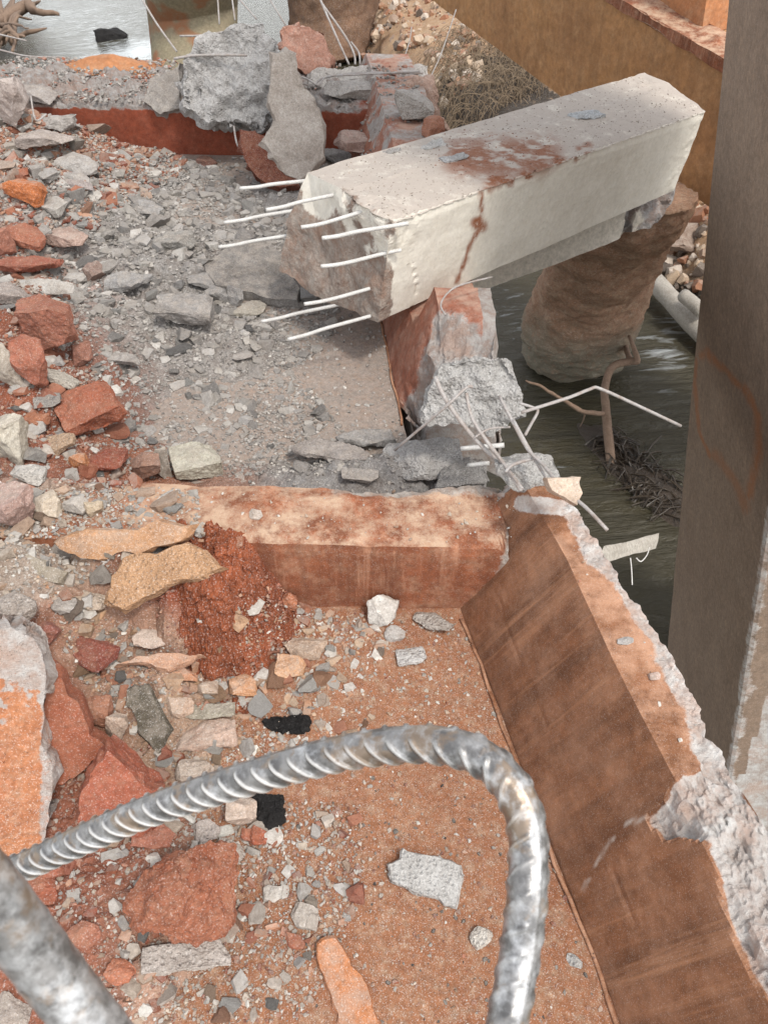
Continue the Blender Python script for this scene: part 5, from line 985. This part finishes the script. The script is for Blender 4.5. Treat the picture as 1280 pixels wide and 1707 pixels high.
for poly_, pal, dens in ZG:
    cs = np.array([S(x, y, .1) for x, y in poly_]); x0, y0 = cs[:, 0].min() - .2, cs[:, 1].min() - .2; x1, y1 = cs[:, 0].max() + .2, cs[:, 1].max() + .2
    nn = int((x1 - x0) * (y1 - y0) * dens); x = NR.uniform(x0, x1, nn); y = NR.uniform(y0, y1, nn); zz = surf(x, y); P = np.stack([x, y, zz], 1)
    cl = fbm(P, 2.5, 4, 77); P = P[inpoly(PX(P), poly_) & ondeck(x, y) & (cl > NR.uniform(-1.1, .5, nn) - .2)]
    if len(P) > 22000: P = P[:22000]
    far_k = np.clip(np.linalg.norm(P - [0, 0, H], axis=1) / 3, .6, 2.2)
    s = (.0045 + .019 * NR.random_sample(len(P)) ** 3) * far_k; P[:, 2] += s * .15
    pl = np.array(pal); cols = pl[NR.randint(0, len(pl), len(P))] * NR.uniform(.75, 1.2, (len(P), 1)); add_chips(P, s, np.clip(cols, 0, .75))
base_g = (GV, GF, GT); GV, GF, GT = [], [], []; base_n = 0
chips_s = chips; chips = []
for i in range(12):
    v, f = cut_rock(500 + i, 8, boxy=.4); v2, n2, f2 = refine(v, f, 9.); chips.append((v2, np.array(f2)))
DS = (330, 520, 700, 1000, 700, 700)
for (zn, poly_, pal, k), dens in zip(Z, DS):
    cs = np.array([S(x, y, .1) for x, y in poly_]); x0, y0 = cs[:, 0].min() - .2, cs[:, 1].min() - .2; x1, y1 = cs[:, 0].max() + .2, cs[:, 1].max() + .2
    nn = int((x1 - x0) * (y1 - y0) * dens); x = NR.uniform(x0, x1, nn); y = NR.uniform(y0, y1, nn); P = np.stack([x, y, surf(x, y)], 1)
    P = P[inpoly(PX(P), poly_) & ~inpoly(PX(P), [(225, 985), (330, 950), (470, 975), (500, 1075), (420, 1130), (250, 1100)]) & ondeck(x, y) & (fbm(P, 1.8, 3, 55) > NR.uniform(-1., .3, nn) - .2)]
    fk = np.clip(np.linalg.norm(P - [0, 0, H], axis=1) / 3, .75, 1.9); s = (.013 + .042 * NR.random_sample(len(P)) ** 2.6) * fk; P[:, 2] += s * -.04
    pl = np.array(pal); add_chips(P, s, np.clip(pl[NR.randint(0, len(pl), len(P))] * NR.uniform(.75, 1.15, (len(P), 1)), 0, .7), .4)
print('stones', sum(len(g) for g in GF))
mk('rubble_stones', np.concatenate(GV), np.concatenate(GF), M['gravel'], origin=np.array([0, 2, 0.]), attrs={'tint': np.concatenate(GT)}, kind='stuff', label='thumb sized broken stones packed in the rubble heaps')
chips = chips_s; (GV, GF, GT) = base_g; base_n = sum(len(g) for g in GV)
# crumbs on the beam top
cr_n = 2600; u = NR.random_sample(cr_n); w = NR.random_sample(cr_n); Pn = bc['A'] + (bc['B'] - bc['A']) * u[:, None] + (bc['bA'] - bc['A']) * w[:, None] * .92
for i_ in range(cr_n):
    ht_ = beam_tree.ray_cast(Vector(Pn[i_] + [0, 0, .4]), Vector((0, 0, -1)))[0]
    if ht_ is not None: Pn[i_] = ht_[:]
qn = PX(Pn); red = (dline(qn, [(760, 255), (900, 262)]) < 40); s = .004 + .011 * NR.random_sample(cr_n) ** 3; cols = np.where(red[:, None], np.array([[.33, .12, .06]]), np.array([[.38, .33, .28]])) * NR.uniform(.25, 1.3, (cr_n, 1)); add_chips(Pn, s, cols)
GVa = np.concatenate(GV); print('gravel tris', sum(len(g) for g in GF))
mk('gravel', GVa, np.concatenate(GF), M['gravel'], origin=np.array([0, 2, 0.]), attrs={'tint': np.concatenate(GT)}, kind='stuff', label='loose concrete crumbs and gravel scattered over the deck')

# ------------------------------------------------------------------ ribbed bar loop in the foreground
def catmull(P, n):
    Q = []
    for i in range(len(P) - 1):
        p0 = P[max(i - 1, 0)]; p1 = P[i]; p2 = P[i + 1]; p3 = P[min(i + 2, len(P) - 1)]
        for t in np.linspace(0, 1, n, endpoint=False): Q.append(.5 * ((2 * p1) + (-p0 + p2) * t + (2 * p0 - 5 * p1 + 4 * p2 - p3) * t * t + (-p0 + 3 * p1 - 3 * p2 + p3) * t ** 3))
    Q.append(P[-1]); return np.array(Q)
def ribbed(name, pts, r0, lb, pitch=.0155, ribh=.0023, fade=None, sides=56, twist0=0., step=.0011, slant=.010):
    Q = catmull(np.array(pts), 60); sl_ = np.concatenate([[0], np.cumsum(np.linalg.norm(np.diff(Q, axis=0), axis=1))]); n = int(sl_[-1] / step); ss = np.linspace(0, sl_[-1], n)
    P = np.stack([np.interp(ss, sl_, Q[:, k]) for k in range(3)], 1); T = np.gradient(P, axis=0); T /= np.linalg.norm(T, axis=1)[:, None]
    u = np.zeros((n, 3)); w = nz(np.cross(T[0], nz(P[0] - [0, 0, H]))); a0 = nz(np.cross(w, T[0])); u[0] = a0
    for i in range(1, n):
        v = u[i - 1] - (u[i - 1] @ T[i]) * T[i]; u[i] = v / np.linalg.norm(v)
    ww = np.cross(T, u); th = np.linspace(0, 2 * np.pi, sides, endpoint=False)
    TH, SS = np.meshgrid(th + twist0, ss); hf = np.abs(np.sin(TH)); cres = np.clip(hf, 0, 1) ** .8
    ph = (SS + slant * np.cos(TH) * np.sign(np.sin(TH))) / pitch + .5 * (np.sin(TH) < 0)
    rib_ = np.clip((np.cos(2 * np.pi * ph) - .5) / .42, 0, 1) * np.clip(cres * 1.5 - .25, 0, 1); rib_ = rib_ * rib_ * (3 - 2 * rib_); ridge = np.clip(1 - np.abs(np.sin(TH)) / .16, 0, 1)
    fd = np.interp(SS / sl_[-1], *(fade or ([0, 1], [1, 1])))
    rr = r0 + ribh * np.maximum(rib_ * fd, .6 * ridge * fd)
    rr = rr + .0003 * fbm(np.stack([SS.ravel() * 60, np.cos(TH).ravel() * 2, np.sin(TH).ravel() * 2], 1), 1., 3, 8).reshape(SS.shape)
    V = P[:, None] + rr[..., None] * (np.cos(th)[None, :, None] * u[:, None] + np.sin(th)[None, :, None] * ww[:, None]); V = V.reshape(-1, 3)
    i = np.arange((n - 1) * sides); a = (i // sides) * sides; j = i % sides; Fc = np.stack([a + j, a + (j + 1) % sides, a + sides + (j + 1) % sides, a + sides + j], 1).tolist()
    Fc += [list(range(sides))[::-1], list(range((n - 1) * sides, n * sides))]
    return mk(name, V, Fc, M['steel'], smooth=True, attrs={'rib': (rib_ * fd).ravel(), 'worn': (1 - fd).ravel()}, label=lb, cat='reinforcing bar')
loop = [(-60, 1478, .68), (20, 1452, .655), (130, 1402, .62), (250, 1350, .585), (400, 1300, .545), (560, 1256, .51), (680, 1240, .485), (760, 1246, .47), (820, 1275, .46), (862, 1330, .45), (880, 1400, .445), (878, 1490, .435), (866, 1590, .43), (848, 1690, .42), (820, 1830, .41)]
ribbed('bent_rebar', [D(*p) for p in loop], .0112, 'silvery ribbed steel bar bent in a loop across the foreground', fade=([0, .5, .62, 1], [1, 1, .75, .3]), twist0=.9)
ribbed('thick_rebar', [D(-120, 1370, .30), D(-20, 1487, .315), D(60, 1588, .33), D(150, 1705, .34), D(260, 1850, .35)], .0128, 'blurred thick grey steel bar crossing the lower left corner', fade=([0, 1], [.12, .12]), twist0=.3)

for o in bpy.data.objects:
    if '_org' in o: del o['_org']
